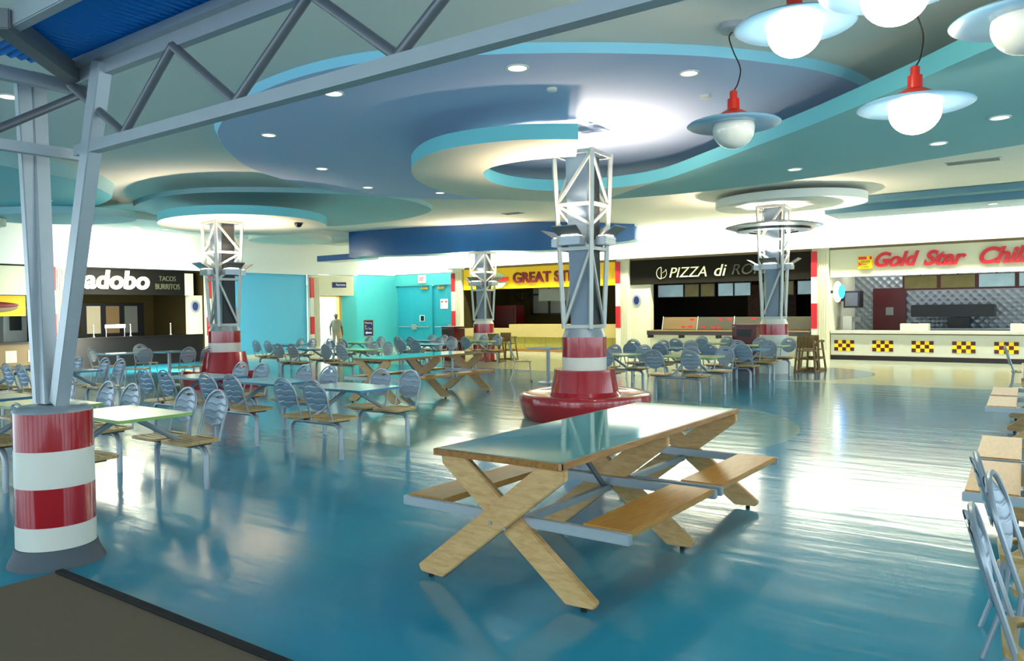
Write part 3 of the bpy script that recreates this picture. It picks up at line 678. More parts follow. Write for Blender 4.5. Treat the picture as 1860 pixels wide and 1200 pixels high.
unit(-6.55, 3.38, 'green', 'lime edged four seat table just right of the striped bollard', group=G1)
unit(-7.95, 3.33, 'green', 'lime edged four seat table half hidden behind the striped bollard', group=G1)
unit(-9.25, 3.30, 'blue', 'blue four seat table at the left edge behind the bollard', group=G1)
unit(-6.58, 5.95, 'blue', 'blue four seat table nearest the big picnic table, first of its row', group=G1)
unit(-8.05, 5.98, 'blue', 'blue four seat table second in the row, before the left lighthouse', group=G1)
unit(-9.45, 5.98, 'blue', 'blue four seat table third in the row, left of the left lighthouse base', group=G1)
unit(-12.55, 5.57, 'blue', 'blue four seat table seen between the slanted posts and the left lighthouse', group=G1)
unit(-13.95, 5.57, 'blue', 'far blue four seat table behind the slanted posts at the left edge', group=G1)
unit(-14.5, 11.9, 'blue', 'dark blue four seat table before the blue wall, right of the left lighthouse', group=G3)
unit(-13.1, 12.1, 'green', 'green four seat table just behind the left end of the far picnic table', group=G3)
unit(-13.35, 14.7, 'blue', 'blue four seat table behind the middle of the far picnic table', group=G3)
unit(-16.2, 14.9, 'green', 'green four seat table in front of the person and the lit opening', group=G3)
unit(-15.3, 16.6, 'blue', 'blue four seat table in front of the double doors', group=G3)
unit(-17.0, 13.1, 'blue', 'blue four seat table farthest left along the blue wall', group=G3)
unit(-13.55, 16.9, 'green', 'green four seat table beside the farthest lighthouse column', group=G3)
unit(-5.4, 12.75, 'green', 'green four seat table nearest of the right group, seen from behind its seats', .65, .74, group=G2)
unit(-7.0, 12.75, 'green', 'green four seat table right behind the nearest lighthouse column', .65, .74, group=G2)
unit(-5.4, 15.25, 'blue', 'blue four seat table in the middle right of the right group', .65, .74, group=G2)
unit(-7.05, 15.1, 'blue', 'blue four seat table in the centre of the right group', .65, .74, group=G2)
unit(-7.2, 17.7, 'green', 'green four seat table in the last row near the pizza counter', .65, .74, group=G2)
unit(-5.5, 17.0, 'green', 'green four seat table at the right end beside the wooden high chair', .65, .74, group=G2)

def make_chair():
    t = bpy.data.objects.new('dining_chair', None); COL.objects.link(t); zs = .44
    seat_mesh(zs).build('seat', 'seatwood', t); backrest_mesh(zs, .69).build('backrest', 'back', t)
    hoop(zs, .69, zs, True).build('rear_frame', 'tube', t)
    for sx in (-1, 1):
        o = MB().tube([(sx*.15, .15, zs-.01), (sx*.17, .19, 0.0)], .011, 7).build('front_leg', 'tube', t)
        MB().lathe([(.014, 0), (.014, .02)], (sx*.17, .19, 0), 8).build('foot_cap', 'blackrubber', o)
    MB().tube([(-.165, .175, .22), (.165, .175, .22)], .007, 6).tube([(-.165, .175, .22), (-.178, -.2, .22)], .007, 6).tube([(.165, .175, .22), (.178, -.2, .22)], .007, 6).build('stretchers', 'tube', t)
    return t
ch0 = make_chair(); first = [True]
def chair(x, y, rz, label, group=None):
    o = ch0 if first[0] else copy_tree(ch0); first[0] = False
    o.location = (x, y, 0); o.rotation_euler = (0, 0, rz); tag(o, label, 'chair', group or 'loose metal chairs')
chair(-.06, 4.1, -pi/2+.10, 'metal chair at the right edge, rearmost of the three with their backs overlapping')
chair(.03, 3.62, -pi/2-.05, 'metal chair at the right edge, middle one of the three overlapping backs')
chair(.02, 3.02, -pi/2+.08, 'nearest metal chair at the right edge, tan seat cut by the frame corner')
chair(-.6, 15.1, -pi/2+.1, 'distant chair seen edge on before the last checkered patch at right')
chair(-9.68, 13.72, -.95, 'single metal chair standing sideways by the pedestal table')
chair(-8.62, 14.35, 2.3, 'metal chair between the pedestal table and the nearest lighthouse column')
chair(-8.0, 15.9, 0.1, 'loose chair behind the right group, left of the pizza counter end', 'loose metal chairs')
AG = 'chairs by the black adobo counter'
chair(-15.45, 8.25, pi/2+.1, 'round backed chair before the black counter, second from left', AG); chair(-15.0, 8.95, pi/2, 'round backed chair before the black counter, second from right', AG)
chair(-15.0, 9.45, pi/2-.1, 'rightmost round backed chair before the black counter', AG); chair(-16.9, 8.3, -.9, 'leftmost round backed chair before the black counter', AG)
chair(-17.2, 9.4, -pi/2, 'pale chair facing the camera across the table by the black counter', AG)
def pedestal(x, y, label, top='blue_top', r=.34):
    t = thing('pedestal_table', label, 'table', (x, y, 0), .1)
    MB().box((-r, -r, .72), (r, r, .745)).build('table_top', top, t, .005); MB().tube([(0, 0, .03), (0, 0, .72)], .038, 14).build('pole', 'tube', t)
    MB().lathe([(.23, 0), (.22, .02), (.06, .04), (.04, .06)], n=28).build('base', 'silver', t)
pedestal(-9.0, 13.7, 'square blue pedestal table on one pole beside the single chair')
pedestal(-16.2, 8.25, 'left pedestal table before the black counter'); pedestal(-15.9, 9.2, 'right pedestal table before the black counter')

# high chairs, bins
def highchair(x, y, rz, label):
    t = thing('high_chair', label, 'high chair', (x, y, 0), rz, 'wooden high chairs')
    for sx in (-1, 1):
        for sy in (-1, 1):
            MB().bar((sx*.23, sy*.22, 0), (sx*.16, sy*.13, .74 if sy > 0 else .86), .045, .03).build('leg', 'highchair', t)
        MB().bar((sx*.23, -.22, .03), (sx*.23, .22, .03), .035, .05).build('runner', 'highchair', t); MB().bar((sx*.21, -.2, .3), (sx*.21, .19, .3), .03, .04).build('side_rail', 'highchair', t); MB().bar((sx*.17, -.14, .72), (sx*.17, .18, .70), .035, .05).build('arm_rest', 'highchair', t)
    MB().box((-.19, -.16, .50), (.19, .16, .525)).build('seat', 'highchair', t); MB().box((-.17, -.17, .58), (.17, -.14, .86)).build('backrest', 'highchair', t)
    MB().box((-.2, .17, .68), (.2, .21, .73)).box((-.21, .19, .28), (.21, .21, .33)).box((-.23, .2, .0), (.23, .23, .05)).build('front_rails', 'highchair', t)
highchair(-13.98, 18.4, .2, 'wooden high chair stacked left by the farthest lighthouse'); highchair(-14.2, 19.35, .1, 'second wooden high chair behind the first near the steak counter')
highchair(-5.05, 18.75, .1, 'wooden high chair right of the right group before the pilaster'); highchair(-5.1, 19.5, -.1, 'wooden high chair behind another one by the right pilaster')
def bin_(x, y, w_, h, label):
    t = thing('waste_bin', label, 'waste bin', (x, y, 0), -.0)
    MB().box((-w_/2, -w_/2, 0), (w_/2, w_/2, h-.06)).build('body', 'darkred', t, .01); MB().box((-w_/2-.015, -w_/2-.015, h-.05), (w_/2+.015, w_/2+.015, h)).build('lid', 'darkred', t, .015)
    MB().box((-.18, -w_/2-.006, h-.3), (.18, -w_/2, h-.12)).build('flap', 'black', t)
bin_(-6.52, 18.98, .6, 1.13, 'dark red box bin left of the right lighthouse column'); bin_(-15.7, 18.5, .52, 1.06, 'dark red box bin beside the farthest lighthouse column')

# ================================================================== FAR SHOP FRONTS (local frame: x along, y into the wall)
def pilaster(root_loc, rz, label, zt, red1=(2.42, 3.16), red2=(.9, 1.64), base=True):
    t = thing('striped_pilaster', label, 'pilaster', root_loc, rz, 'red and white striped pilasters')
    MB().box((-.07, -.14, 0), (.40, 0, zt)).build('shaft', 'cream', t)
    w = MB()
    for i in range(4): w.box((.14+i*.065, -.16, .3), (.165+i*.065, -.14, zt-.1))
    w.build('fluting', 'cream', t); MB().box((-.09, -.2, 0), (.42, -.14, .28)).build('plinth', 'cream', t)
    for z0, z1 in (red1, red2): MB().box((-.08, -.2, z0), (.08, -.14, z1)).build('red_stripe', 'redflat', t)
    for z0, z1 in ((red2[1], red1[0]), (.3, red2[0])): MB().box((-.08, -.195, z0), (.08, -.14, z1)).build('white_stripe', 'white', t)
pilaster((-6.12, YF, 0), 0, 'striped pilaster between the pizza and chili shops', 3.28); pilaster((-12.58, YF, 0), 0, 'striped pilaster between the steak and pizza shops', 3.28)
pilaster((-19.95, YF, 0), 0, 'striped pilaster right of the double doors', 3.2, (2.32, 3.05), (.95, 1.55))
pilaster((XL, 9.85, 0), pi/2, 'striped pilaster behind the slanted posts at left', 2.96, (2.25, 2.9), (.95, 1.6)); pilaster((XL, 14.62, 0), pi/2, 'striped pilaster beside the left lighthouse column', 2.96, (2.05, 2.85), (.85, 1.45)); pilaster((XL, 18.85, 0), pi/2, 'striped pilaster left of the lit opening', 2.96, (2.1, 2.85), (.75, 1.4))
def shell(name, loc, rz, x0, x1, zt, depth, m, mb=None, mc=None):
    for a_, b_, mm in (((x0-.1, 0.02, 0), (x0, depth, zt), mc or m), ((x1, .02, 0), (x1+.1, depth, zt), mc or m), ((x0, .02, zt), (x1, depth, zt+.08), m), ((x0-.1, depth, 0), (x1+.1, depth+.1, zt), mb or m)):
        w = MB().box(a_, b_).build(name, mm); w.location = loc; w.rotation_euler = (0, 0, rz); struct(w)
FR = (0, YF, 0)
# --- chili shop
shell('wall_shop', FR, 0, -5.72, 6, 3.2, 3.2, 'cream', 'quilt')
t = thing('shop_sign', 'cream fascia sign with bold red lettering and a yellow square logo', 'sign', (-5.70, YF, 2.39))
MB().box((.0, -.06, 0), (11, .015, .79)).build('sign_board', 'cream', t)
text('lettering', 'Gold', 1.13, .42, 'letter_red', t, (1.2, -.09, .24), .06, .35, .035); text('lettering', 'Star', 1.02, .42, 'letter_red', t, (2.42, -.09, .23), .06, .35, .035); text('lettering', 'Chili', 1.12, .44, 'letter_red', t, (3.73, -.09, .22), .06, .35, .035)
lg = MB().box((.77, -.14, .2), (1.15, -.06, .57)).build('logo_panel', 'yellow', t, .02)
MB().box((.79, -.146, .47), (1.0, -.14, .55)).box((1.08, -.146, .47), (1.13, -.14, .55)).add([(.79, -.146, .27), (.87, -.146, .34), (.79, -.146, .41)], [(0, 1, 2)]).build('logo_red', 'letter_red', lg)
text('logo_lettering', 'Gold\nStar\nChili', .24, .2, 'black', lg, (.85, -.145, .24), .005, .2)
t = thing('serving_counter', 'off white chili shop counter with five red and yellow checkered patches', 'counter', (-5.70, YF, 0))
MB().box((0, .0, .12), (11, .6, .74)).build('front_panel', 'whitecounter', t); MB().box((0, -.08, .76), (11, .7, .84)).build('counter_top', 'whitecounter', t, .01)
MB().box((0, -.01, .735), (11, .6, .76)).build('maroon_line', 'maroon', t); MB().box((0, .03, 0), (11, .6, .12)).build('toe_kick', 'black', t); MB().box((0, -.012, .115), (11, 0, .135)).build('maroon_line', 'maroon', t)
for xs in (.10, 1.12, 2.12, 3.10, 4.06, 5.05):
    a = MB(); b = MB()
    for i in range(5):
        for j in range(3): (a if (i+j) % 2 == 0 else b).box((xs+i*.108, -.008, .26+j*.103), (xs+(i+1)*.108, 0, .26+(j+1)*.103))
    a.build('checker_red_squares', 'maroon', t); b.build('checker_yellow_squares', 'yellow', t)
def simple(name, label, cat, loc, parts, rz=0, group=None):
    t = thing(name, label, cat, loc, rz, group)
    for nm, m, a, b_ in parts: MB().box(a, b_).build(nm, m, t, .004)
    return t
simple('cash_register', 'cream cash register box on the chili counter near the maroon door', 'cash register', (-3.55, YF+.2, .84), [('body','whitecounter',(-.35,0,0),(.35,.4,.2)),('display','black',(-.1,.1,.2),(.1,.2,.24))])
simple('cash_register', 'cream register box at the right end of the chili counter', 'cash register', (-.95, YF+.2, .84), [('body','whitecounter',(-.35,0,0),(.5,.4,.2)),('display','black',(-.1,.1,.2),(.1,.2,.24))])
simple('juice_dispenser', 'white drink machine at the left end behind the chili counter', 'drink machine', (-5.45, YF+.75, 0), [('cabinet','white',(-.2,0,0),(.45,.5,.84)),('body','white',(-.1,.05,.84),(.15,.4,1.25)),('spout','greypanel',(.15,.1,1.1),(.4,.3,1.22))])
simple('speaker_box', 'black box speaker hanging on the left chili shop wall', 'speaker', (-5.3, YF+.9, 1.5), [('body','black',(-.25,0,0),(.2,.5,.5)),('grille','darksteel',(-.2,-.02,.05),(.15,0,.45)),('wall_bracket','black',(-.42,.2,.2),(-.25,.3,.3))])
t = simple('swing_door', 'dark maroon swing door with small window in the quilted metal wall', 'door', (-5.15, YF+3.05, 0), [('panel','maroon',(0,0,0),(.95,.12,2.1)),('window','greypanel',(.38,-.02,1.25),(.6,0,1.5))])
t = thing('extractor_hood', 'long black hood on the quilted metal wall', 'hood', (-3.95, YF+2.3, 1.2))
MB().box((0, 0, 0), (2.15, .85, .36)).build('body', 'black', t, .02); MB().box((.95, .2, -.33), (1.5, .85, -.02)).build('fryer_back', 'black', t)
t = thing('prep_counter', 'stainless prep counter under the black hood', 'counter', (-4.0, YF+2.32, 0)); MB().box((0, 0, .1), (4, .8, .82)).build('body', 'greypanel', t); MB().box((0, -.03, .82), (4, .8, .86)).build('counter_top', 'steel', t)
for i, (dm, lb) in enumerate([('menu_dim','first'),('menu_dim','second'),('menu_lit','third'),('menu_lit','fourth'),('menu_dim','fifth'),('menu_dim','sixth')]):
    t = thing('menu_board', 'framed menu board over the chili counter, %s from the left' % lb, 'menu board', (-3.95+i*.92, YF+.9, 1.98), 0, 'menu boards over the chili counter')
    MB().box((0, 0, 0), (.92, .08, .42)).build('frame', 'maroon', t); MB().box((.44, .02, .42), (.48, .06, 1.22)).build('hanger', 'black', t); MB().box((.05, -.01, .05), (.87, 0, .40)).build('panel', dm, t)
t = thing('neon_clock_sign', 'round blue and white lit sign on the left edge of the chili shop', 'lit sign', (-5.52, YF+.1, 1.97))
MB().box((-.2, -.03, -.04), (.06, .02, .04)).build('wall_arm', 'black', t)
T = Matrix.Rotation(pi/2, 4, 'X') @ Matrix.Translation((0, 0, 0))
MB().prism([(.16*cos(k*pi/12)*.7, .3*sin(k*pi/12)) for k in range(24)], 0, .08, T).build('white_glow_panel', 'whitelight', t)
MB().prism([(.12+.09*cos(k*pi/12), .2*sin(k*pi/12)) for k in range(24)], .08, .12, T).build('blue_disc', 'bluelight', t)
lamp('AREA', (-2.5, YF+1.9, 3.1), 70, (.9, .95, 1), direction=(0, .3, -1), shape='RECTANGLE', size=6, size_y=.4)
# --- pizza shop
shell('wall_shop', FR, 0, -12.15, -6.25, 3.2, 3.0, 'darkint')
t = thing('shop_sign', 'dark brown fascia sign with outlined PIZZA di ROMA lettering', 'sign', (-12.16, YF, 2.36))
MB().box((0, -.06, 0), (5.95, .015, .82)).build('sign_board', 'signbrown', t)
text('lettering', 'PIZZA', 1.27, .32, 'letter_cream', t, (1.45, -.09, .2), .03, .25, -.005); text('lettering', 'di', .4, .36, 'letter_cream', t, (2.98, -.09, .2), .03, .25, .0)
text('unlit_lettering', 'ROMA', 1.35, .32, 'letter_dim', t, (3.55, -.09, .22), .03, .25, -.005)
T = Matrix.Rotation(pi/2, 4, 'X')
MB().tube([T @ Vector((1.15+.17*cos(a*pi/16), .36+.19*sin(a*pi/16), .08)) for a in range(8, 25)], .012, 6).tube([T@Vector((1.15, .17, .08)), T@Vector((1.15, .55, .08))], .012, 6).tube([T @ Vector((1.19+.15*cos(a*pi/16), .36+.17*sin(a*pi/16), .08)) for a in range(-8, 5)], .008, 6).tube([T@Vector((1.19, .36, .08)), T@Vector((1.34, .46, .08))], .008, 6).build('round_emblem', 'letter_cream', t)
struct(B((-12.2, YF+.0, 0), (-11.45, YF+.25, 2.36), 'wall_pier', 'cream'))
def porthole(loc, rz, label):
    t = thing('porthole', label, 'porthole', loc, rz, 'round portholes on cream piers'); T = Matrix.Rotation(pi/2, 4, 'X')
    MB().prism([(.16*cos(k*pi/14), .2*sin(k*pi/14)) for k in range(28)], 0, .03, T).build('frame', 'silver', t, .01); MB().prism([(.10*cos(k*pi/14), .14*sin(k*pi/14)) for k in range(28)], .03, .035, T).build('glass', 'navy', t)
porthole((-11.95, YF, 1.83), 0, 'round porthole on the cream pier left of the pizza shop')
t = thing('serving_counter', 'long dark brown pizza counter on a cream front', 'counter', (-11.44, YF, 0))
MB().box((0, .0, 0), (5.2, .5, .68)).build('front_panel', 'cream', t); MB().box((0, -.3, .68), (5.2, .6, .80)).build('counter_edge', 'browncounter', t); MB().box((.0, -.31, .80), (5.2, .6, .83)).build('counter_top', 'tan', t)
for x in (.0, 1.1, 2.35, 3.6): MB().box((x, -.25, .58), (x+.1, 0, .68)).build('bracket', 'black', t)
t = thing('sneeze_guard', 'tan sneeze guard panels with small red oval stickers on the pizza counter', 'sneeze guard', (-11.1, YF+.15, .835))
for i, m in enumerate(['guardtan', 'guardgrey', 'guardgrey', 'guardgrey']):
    w = MB(); a, b_ = i*1.22, (i+1)*1.22-.03; w.add([(a, 0, .02), (b_, 0, .02), (b_, .12, .42), (a+.03, .12, .42), (a, .02, .02), (b_, .02, .02), (b_, .14, .42), (a+.03, .14, .42)], [(0,1,2,3),(7,6,5,4),(0,4,5,1),(2,6,7,3),(1,5,6,2),(0,3,7,4)]); w.build('guard_panel', m, t)
    MB().tube([(a, .0, 0), (a, .12, .44)], .018, 8).build('guard_post', 'towercream', t)
for x, z in ((.75,.10),(1.0,.11),(1.03,.34),(1.45,.09),(1.78,.08),(1.95,.08),(2.0,.34),(2.28,.34),(3.05,.36)):
    w = MB(); f = -.006+.3*(z-.02); w.prism([(x+.075*cos(k*pi/8), z+.035*sin(k*pi/8)) for k in range(16)], -f, -f+.006, T); w.build('sticker', 'letter_red', t)
for i, (x0, x1, m) in enumerate([(0,.95,'menu_lit'),(.98,1.5,'menu_dim'),(1.55,2.05,'menu_dim'),(2.15,2.68,'menu_lit'),(2.70,3.25,'menu_lit'),(3.6,4.6,'menu_dim'),(4.7,5.3,'menu_lit')]):
    t = thing('menu_board', 'backlit menu board inside the pizza shop, %s from the left' % ['first','second','third','fourth','fifth','sixth','seventh'][i], 'menu board', (-11.6+x0, YF+.9, 1.92), 0, 'menu boards in the pizza shop')
    MB().box((0, 0, 0), (x1-x0, .06, .44)).build('frame', 'black', t); MB().box(((x1-x0)/2-.02, .01, .44), ((x1-x0)/2+.02, .05, 1.28)).build('hanger', 'black', t); MB().box((.02, -.01, .02), (x1-x0-.02, 0, .42)).build('panel', m, t)
tag(B((-8.9, YF+2.2, 0), (-7.3, YF+2.7, 2.3), 'brick_oven_front', 'brick'), 'dark brick oven column inside the pizza shop', 'oven')
t = simple('oven_cabinet', 'dark steel oven at the back of the pizza shop', 'oven', (-11.3, YF+2.2, 0), [('body','darksteel',(0,0,0),(1.9,.7,1.2)),('door','black',(.2,-.03,.6),(1.7,0,1.1))])
lamp('AREA', (-9.5, YF+1.4, 3.1), 9, (1, .85, .6), direction=(0, .2, -1), size=.8)
# --- steak shop
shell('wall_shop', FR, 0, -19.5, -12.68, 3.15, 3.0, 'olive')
t = thing('shop_sign', 'yellow fascia sign with dark red GREAT STEAK lettering and oval badge', 'sign', (-19.5, YF, 2.37))
MB().box((0, -.06, 0), (6.8, .015, .8)).build('sign_board', 'yellow', t)
text('lettering', 'GREAT STEAK', 3.45, .40, 'letter_dkred', t, (2.45, -.09, .2), .06, 0, .03)
w = MB().prism([(1.75+.40*cos(k*pi/16), .32+.3*sin(k*pi/16)) for k in range(32)], .06, .12, T).build('oval_badge', 'green_top', t)
MB().box((1.4, -.15, .28), (2.25, -.12, .44)).build('badge_ribbon', 'letter_red', w)
t = thing('serving_counter', 'beige steak shop counter with mottled yellow tile front', 'counter', (-19.49, YF, 0))
MB().box((0, .0, .0), (6.8, .5, .1)).build('plinth', 'woodedge', t); MB().box((0, .0, .1), (6.8, .5, .55)).build('tile_front', 'olivetile', t)
w = MB()
for i in range(8): w.box((.1+i*.93, -.006, .1), (.115+i*.93, 0, .55))
w.build('tile_joints', 'tan', t); MB().box((0, -.06, .55), (2.2, .6, .86)).build('counter_top', 'creamcounter', t); MB().box((2.2, -.06, .55), (6.8, .6, 1.02)).build('raised_ledge', 'creamcounter', t)
t = thing('interior_window', 'black framed curtained window inside the steak shop', 'window', (-18.3, YF+2.9, 1.35))
MB().box((0, .05, 0), (2.6, .1, 1.3)).build('curtains', 'greypanel', t); w = MB()
for x in (0, .85, 1.6, 2.5): w.box((x, 0, 0), (x+.08, .1, 1.3))
w.box((0, 0, 0), (2.58, .1, .07)).box((0, 0, .8), (2.58, .1, .88)).box((0, 0, 1.23), (2.58, .1, 1.3)).build('frame', 'black', t)
simple('hanging_menu', 'grey unlit hanging menu panel under the steak shop sign', 'menu board', (-16.2, YF+.35, 1.88), [('panel','greypanel',(0,0,0),(1.6,.05,.46)),('chain','silver',(.02,0,.46),(.04,.02,1.27)),('chain','silver',(1.5,0,.46),(1.52,.02,1.27))])
t = thing('wagon_wheel_ornament', 'dark round wheel ornament high in the steak shop', 'ornament', (-19.6, YF+2.97, 2.35)); MB().tube([T@Vector((.4*cos(a*pi/12)+.8, .4*sin(a*pi/12), 0)) for a in range(24)], .03, 6, closed=True).build('rim', 'black', t); MB().tube([(.4, 0, 0), (1.2, 0, 0)], .02, 6).tube([(.8, 0, -.4), (.8, 0, .4)], .02, 6).build('spokes', 'black', t)
simple('wooden_hutch', 'dark brown wooden cabinet inside the steak shop', 'cabinet', (-19.45, YF+1.6, 0), [('body','darkred',(0,0,0),(1.3,.6,1.75)),('door','maroon',(.1,-.03,.9),(1.2,0,1.65))])
lamp('AREA', (-16, YF+1.3, 3.0), 16, (1, .85, .55), direction=(0, .3, -1), size=1.2)
# --- double doors
def door_leaf(x, w_, label, i):
    o = struct(B((x, 24.9, 0.01), (x+w_, 24.95, 2.675), 'door_%d' % (3+i), 'door'))
    return o
d1 = door_leaf(-24.35, 2.02, '', 0); d2 = door_leaf(-22.2, 2.0, '', 1)
struct(MB().box((-22.33, 24.78, 0), (-22.2, 24.95, 2.66)).box((-23.36, 24.895, 0), (-23.34, 24.9, 2.6)).build('trim_5', 'door'))
for x, lb in ((-24.2, 'left'), (-22.1, 'right')):
    t = thing('push_bar', 'steel push bar across the %s blue door' % lb, 'door bar', (x, 24.88, .88)); MB().tube([(0, -.06, 0), (1.8, -.06, 0)], .025, 8).build('bar', 'silver', t); MB().box((.75, -.09, -.12), (1.05, 0, .12)).build('latch_box', 'steel', t, .02)
    t = thing('door_closer', 'metal door closer at the top of the %s blue door' % lb, 'door closer', (x+(1.35 if lb == 'left' else .2), 24.88, 2.5)); MB().box((0, -.08, 0), (.35, 0, .1)).build('body', 'yellowtrim', t); MB().box((.05, -.14, .1), (.3, -.08, .12)).build('arm', 'darksteel', t)
for x, lb in ((-22.95, 'left'), (-20.75, 'right')):
    t = thing('door_sticker', 'small black and white sticker on the %s blue door' % lb, 'sign', (x, 24.87, 1.12)); MB().box((-.05, 0, 0), (.22, .01, .26)).build('white_panel', 'signtext', t); MB().box((.0, -.005, 0.02), (.2, 0, .24)).build('black_panel', 'black', t)
t = thing('door_notice', 'white paper notice with red marks on the right blue door', 'sign', (-21.8, 24.87, 1.65)); MB().box((0, 0, 0), (.42, .01, .42)).build('paper', 'signtext', t); MB().box((.04, -.004, .27), (.15, 0, .33)).box((.27, -.004, .27), (.38, 0, .33)).build('red_marks', 'letter_red', t)
t = thing('exit_sign', 'white EXIT sign with red letters over the blue double doors', 'sign', (-22.95, 24.78, 2.78)); MB().box((0, -.04, 0), (.4, .02, .34)).build('housing', 'signtext', t); text('lettering', 'EXIT', .28, .16, 'letter_red', t, (.06, -.046, .09), .008, 0, .02)
# --- left shop fronts
LR = (XL, 0, 0); R90 = pi/2
shell('wall_shop', LR, R90, 10.3, 14.5, 2.9, 3.0, 'olive')
t = thing('shop_sign', 'black fascia sign with big pale script lettering adobo', 'sign', (XL, 10.3, 2.15), R90)
MB().box((0, -.06, 0), (3.55, .05, .77)).build('sign_board', 'signblack', t); MB().box((3.55, -.06, .0), (3.85, .05, .7)).build('cream_end_panel', 'cream', t)
text('lettering', 'adobo', 1.95, .56, 'letter_cream', t, (.42, -.09, .16), .04, .12, .035)
text('dim_lettering', 'TACOS', .55, .15, 'letter_dim', t, (2.68, -.09, .44), .03, 0, 0); text('dim_lettering', 'BURRITOS', .8, .17, 'letter_dim', t, (2.56, -.09, .18), .03, 0, 0)
t = thing('serving_counter', 'black counter of the adobo shop', 'counter', (XL, 10.32, 0), R90)
MB().box((0, 0.02, 0), (4.16, .6, .86)).build('front_panel', 'darkcounter', t); MB().box((0, -.05, .86), (4.16, .65, .9)).build('counter_top', 'darkcounter', t, .01)
for i, m in enumerate(['whitepanel', 'olive', 'whitepanel', 'tan', 'greypanel']):
    tag(MB().box((0, 0, 0), (.44, .04, .9)).build('wall_panel', m, None), ['pale panel on the back wall of the adobo shop, leftmost', 'olive panel on the back wall of the adobo shop', 'pale panel in the middle of the adobo back wall', 'brown panel on the back wall of the adobo shop', 'grey panel at the right of the adobo back wall'][i], 'wall panel', 'panels on the adobo shop back wall')
    o = bpy.context.scene.collection.objects[-1]; o.location = (XL-2.9, 10.95+i*.62, .95); o.rotation_euler = (0, 0, R90)
struct(MB().box((XL-2.95, 10.8, .85), (XL-2.91, 14.1, 1.95)).build('trim_6', 'black'))
for y, lb in ((11.15, 'left'), (12.25, 'middle'), (13.55, 'right')):
    t = thing('counter_faucet', 'slim metal faucet post on the black counter, %s one' % lb, 'faucet', (XL-.3, y, .9), R90); MB().tube([(0, 0, 0), (0, 0, .3), (-.02, -.04, .36), (-.05, -.08, .36)], .018, 8).build('spout', 'towercream', t); MB().lathe([(.04, 0), (.04, .03)], n=12).build('base', 'silver', t)
t = thing('strip_light', 'short bright tube light above the black counter', 'light', (XL-.5, 11.9, .9), R90); MB().box((-.3, 0, .26), (.3, .04, .36)).build('tube', 'whitelight', t)
for sx in (-.28, .28): MB().tube([(sx, .02, 0), (sx, .02, .27)], .01, 6).build('post', 'silver', t)
struct(MB().box((XL-.25, 14.05, .9), (XL-.02, 14.5, 2.15)).build('wall_pier', 'cream')); porthole((XL, 14.22, 1.8), R90, 'round porthole on the cream pier right of the adobo shop')
lamp('AREA', (XL-1.2, 12.3, 2.8), 4, (1, .85, .5), direction=(-.3, 0, -1), size=1.0)
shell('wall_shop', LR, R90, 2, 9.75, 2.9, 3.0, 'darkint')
t = thing('shop_sign', 'plain cream fascia at the far left above the hot dog picture', 'sign', (XL, 2, 2.12), R90); MB().box((0, -.06, 0), (7.7, .05, .78)).build('sign_board', 'cream', t)
t = thing('hot_dog_poster', 'yellow hot dog picture panel hanging at the left edge', 'poster', (XL-.3, 7.6, 1.55), R90); MB().box((0, 0, 0), (1.75, .05, .56)).build('panel', 'yellow', t)
MB().sphere((1.05, -.03, .25), .5, 20, 10, (1, .06, .28)).build('bun', 'tan', t); MB().sphere((1.05, -.05, .3), .5, 20, 10, (1.02, .06, .15)).build('sausage', 'letter_dkred', t)
t = thing('serving_counter', 'tiled beige counter at the far left shop', 'counter', (XL, 2, 0), R90); MB().box((0, 0, 0), (7.7, .6, .8)).build('front_panel', 'tan', t)
for i in range(14): MB().box((.1+i*.55, -.008, .3), (.37+i*.55, 0, .62)).build('pale_tile', 'cream', t)
MB().box((0, -.05, .8), (7.7, .6, .85)).build('counter_top', 'browncounter', t)
simple('drink_machine', 'white upright machine with dark round door inside the far left shop', 'machine', (XL-1.0, 9.05, 0), [('body','white',(0,0,0),(.6,.5,1.8)),('door','black',(.15,-.03,1.15),(.45,0,1.55))], R90)
# --- opening with cream header, restroom sign, person, easel sign
t = thing('header_panel', 'cream header panel above the lit opening', 'panel', (-23.1, 19.27, 2.2), R90); MB().box((0, -.12, 0), (1.78, -.02, .78)).build('panel', 'cream', t)
t = thing('restroom_sign', 'small navy sign projecting from the cream header', 'sign', (-22.99, 19.95, 2.50), 1.15); MB().box((0.02, -.03, 0), (.56, .0, .21)).build('panel', 'navy', t); text('lettering', 'Restrooms', .36, .09, 'signtext', t, (.16, -.036, .07), .008)
t = thing('easel_sign', 'navy information sign on a thin stand before the turquoise wall', 'sign', (-21.7, 20.6, 0), .75)
MB().tube([(0, 0, 0), (0, 0, .62)], .014, 8).build('pole', 'darksteel', t); MB().lathe([(.2, 0), (.19, .02), (.03, .03)], n=20).build('base', 'darksteel', t)
MB().box((-.19, -.015, .62), (.19, .015, 1.26)).build('frame', 'yellowtrim', t); MB().box((-.165, -.022, .65), (.165, -.014, 1.23)).build('panel', 'navy', t)
text('lettering', 'Meeting\nat\nTri Tex', .27, .3, 'signtext', t, (-.135, -.03, .88), .006); MB().add([(-.13, -.03, .76), (-.05, -.03, .82), (-.05, -.03, .785), (.12, -.03, .785), (.12, -.03, .735), (-.05, -.03, .735), (-.05, -.03, .70)], [(0, 1, 6), (2, 3, 4, 5)]).build('arrow', 'signtext', t)

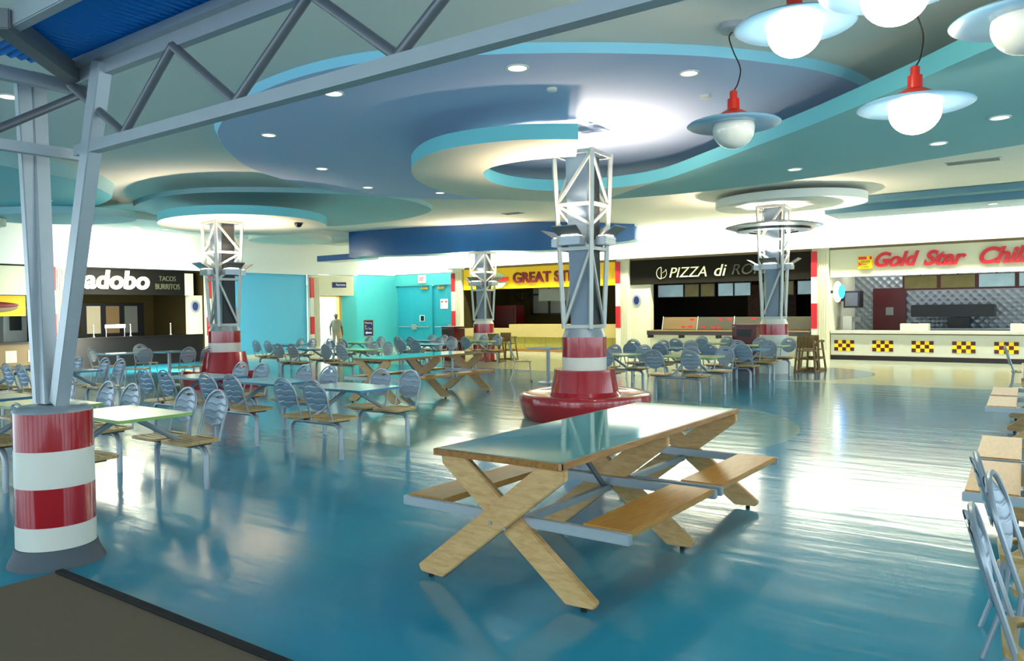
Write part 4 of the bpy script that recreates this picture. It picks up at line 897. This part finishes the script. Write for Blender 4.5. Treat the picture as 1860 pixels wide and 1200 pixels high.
# ================================================================== PERSON
def person(x, y, rz, label):
    me = bpy.data.meshes.new('person')
    J = {'pel':(0,0,.86,.13),'wai':(0,.0,1.0,.13),'che':(0,.0,1.18,.145),'nec':(0,.0,1.35,.06),'nk2':(0,.01,1.42,.05),'hd1':(0,.02,1.50,.085),'hd2':(0,.01,1.58,.075),
         'shL':(.16,0,1.30,.07),'elL':(.24,-.02,1.06,.048),'wrL':(.25,.06,.84,.034),'haL':(.25,.08,.77,.035),
         'shR':(-.16,0,1.30,.07),'elR':(-.24,-.02,1.06,.048),'wrR':(-.25,.06,.84,.034),'haR':(-.25,.08,.77,.035),
         'hiL':(.09,0,.80,.10),'knL':(.10,.03,.45,.065),'anL':(.11,-.02,.08,.042),'toL':(.12,.14,.035,.035),
         'hiR':(-.09,0,.80,.10),'knR':(-.10,.05,.45,.065),'anR':(-.11,.06,.08,.042),'toR':(-.12,.22,.035,.035)}
    E_ = [('pel','wai'),('wai','che'),('che','nec'),('nec','nk2'),('nk2','hd1'),('hd1','hd2'),('che','shL'),('shL','elL'),('elL','wrL'),('wrL','haL'),('che','shR'),('shR','elR'),('elR','wrR'),('wrR','haR'),('pel','hiL'),('hiL','knL'),('knL','anL'),('anL','toL'),('pel','hiR'),('hiR','knR'),('knR','anR'),('anR','toR')]
    for s, sg in (('L', 1), ('R', -1)):
        for i in range(4):
            a = 'f%d%s' % (i, s); b = 'g%d%s' % (i, s); yy = .055+i*.018
            J[a] = (sg*.25, yy+.0, .715, .0085); J[b] = (sg*.245, yy+.004, .665-(.008 if i in (0, 3) else 0), .007); E_ += [('ha'+s, a), (a, b)]
        J['t'+s] = (sg*.235, .125, .74, .009); E_.append(('ha'+s, 't'+s))
    ks = list(J); sc = .93
    me.from_pydata([tuple(v*sc for v in J[k][:3]) for k in ks], [(ks.index(a), ks.index(b)) for a, b in E_], [])
    o = bpy.data.objects.new('person', me); COL.objects.link(o)
    md = o.modifiers.new('skin', 'SKIN')
    if not me.skin_vertices: bm = bmesh.new(); bm.from_mesh(me); bm.verts.layers.skin.verify(); bm.to_mesh(me); bm.free()
    for i, k in enumerate(ks):
        sv = me.skin_vertices[0].data[i]; r_ = J[k][3]*sc; sv.radius = (r_, r_); sv.use_root = (k == 'pel')
    sb = o.modifiers.new('sub', 'SUBSURF'); sb.levels = sb.render_levels = 1
    dg = bpy.context.evaluated_depsgraph_get(); dg.update(); m2 = bpy.data.meshes.new_from_object(o.evaluated_get(dg)); bpy.data.objects.remove(o)
    o = bpy.data.objects.new('person', m2); COL.objects.link(o); m2.materials.clear()
    for k in ('skin', 'shirt', 'trousers'): m2.materials.append(M[k])
    for p in m2.polygons:
        c = p.center/sc; p.use_smooth = True
        if c.z > 1.37 or (abs(c.x) > .2 and c.z < 1.1): p.material_index = 0
        elif c.z > .84: p.material_index = 1
        elif c.z > .1: p.material_index = 2
        else: p.material_index = 0
    o.location = (x, y, 0); o.rotation_euler = (0, 0, rz); tag(o, label, 'person')
    MB().lathe([(.155,.80),(.165,1.0),(.175,1.15),(.165,1.24),(.09,1.29),(.065,1.30)], n=24, cap=False).build('shirt', 'shirt', o)
    MB().sphere((0, -.01, 1.43), .09, 16, 10, (.92, 1.05, .8)).build('cap', 'shirt', o)
    MB().sphere((0, .1, 1.40), .016, 8, 6).build('nose', 'skin', o)
person(-22.85, 20.0, -2.0, 'person in a loose grey green shirt and cap standing before the lit opening')
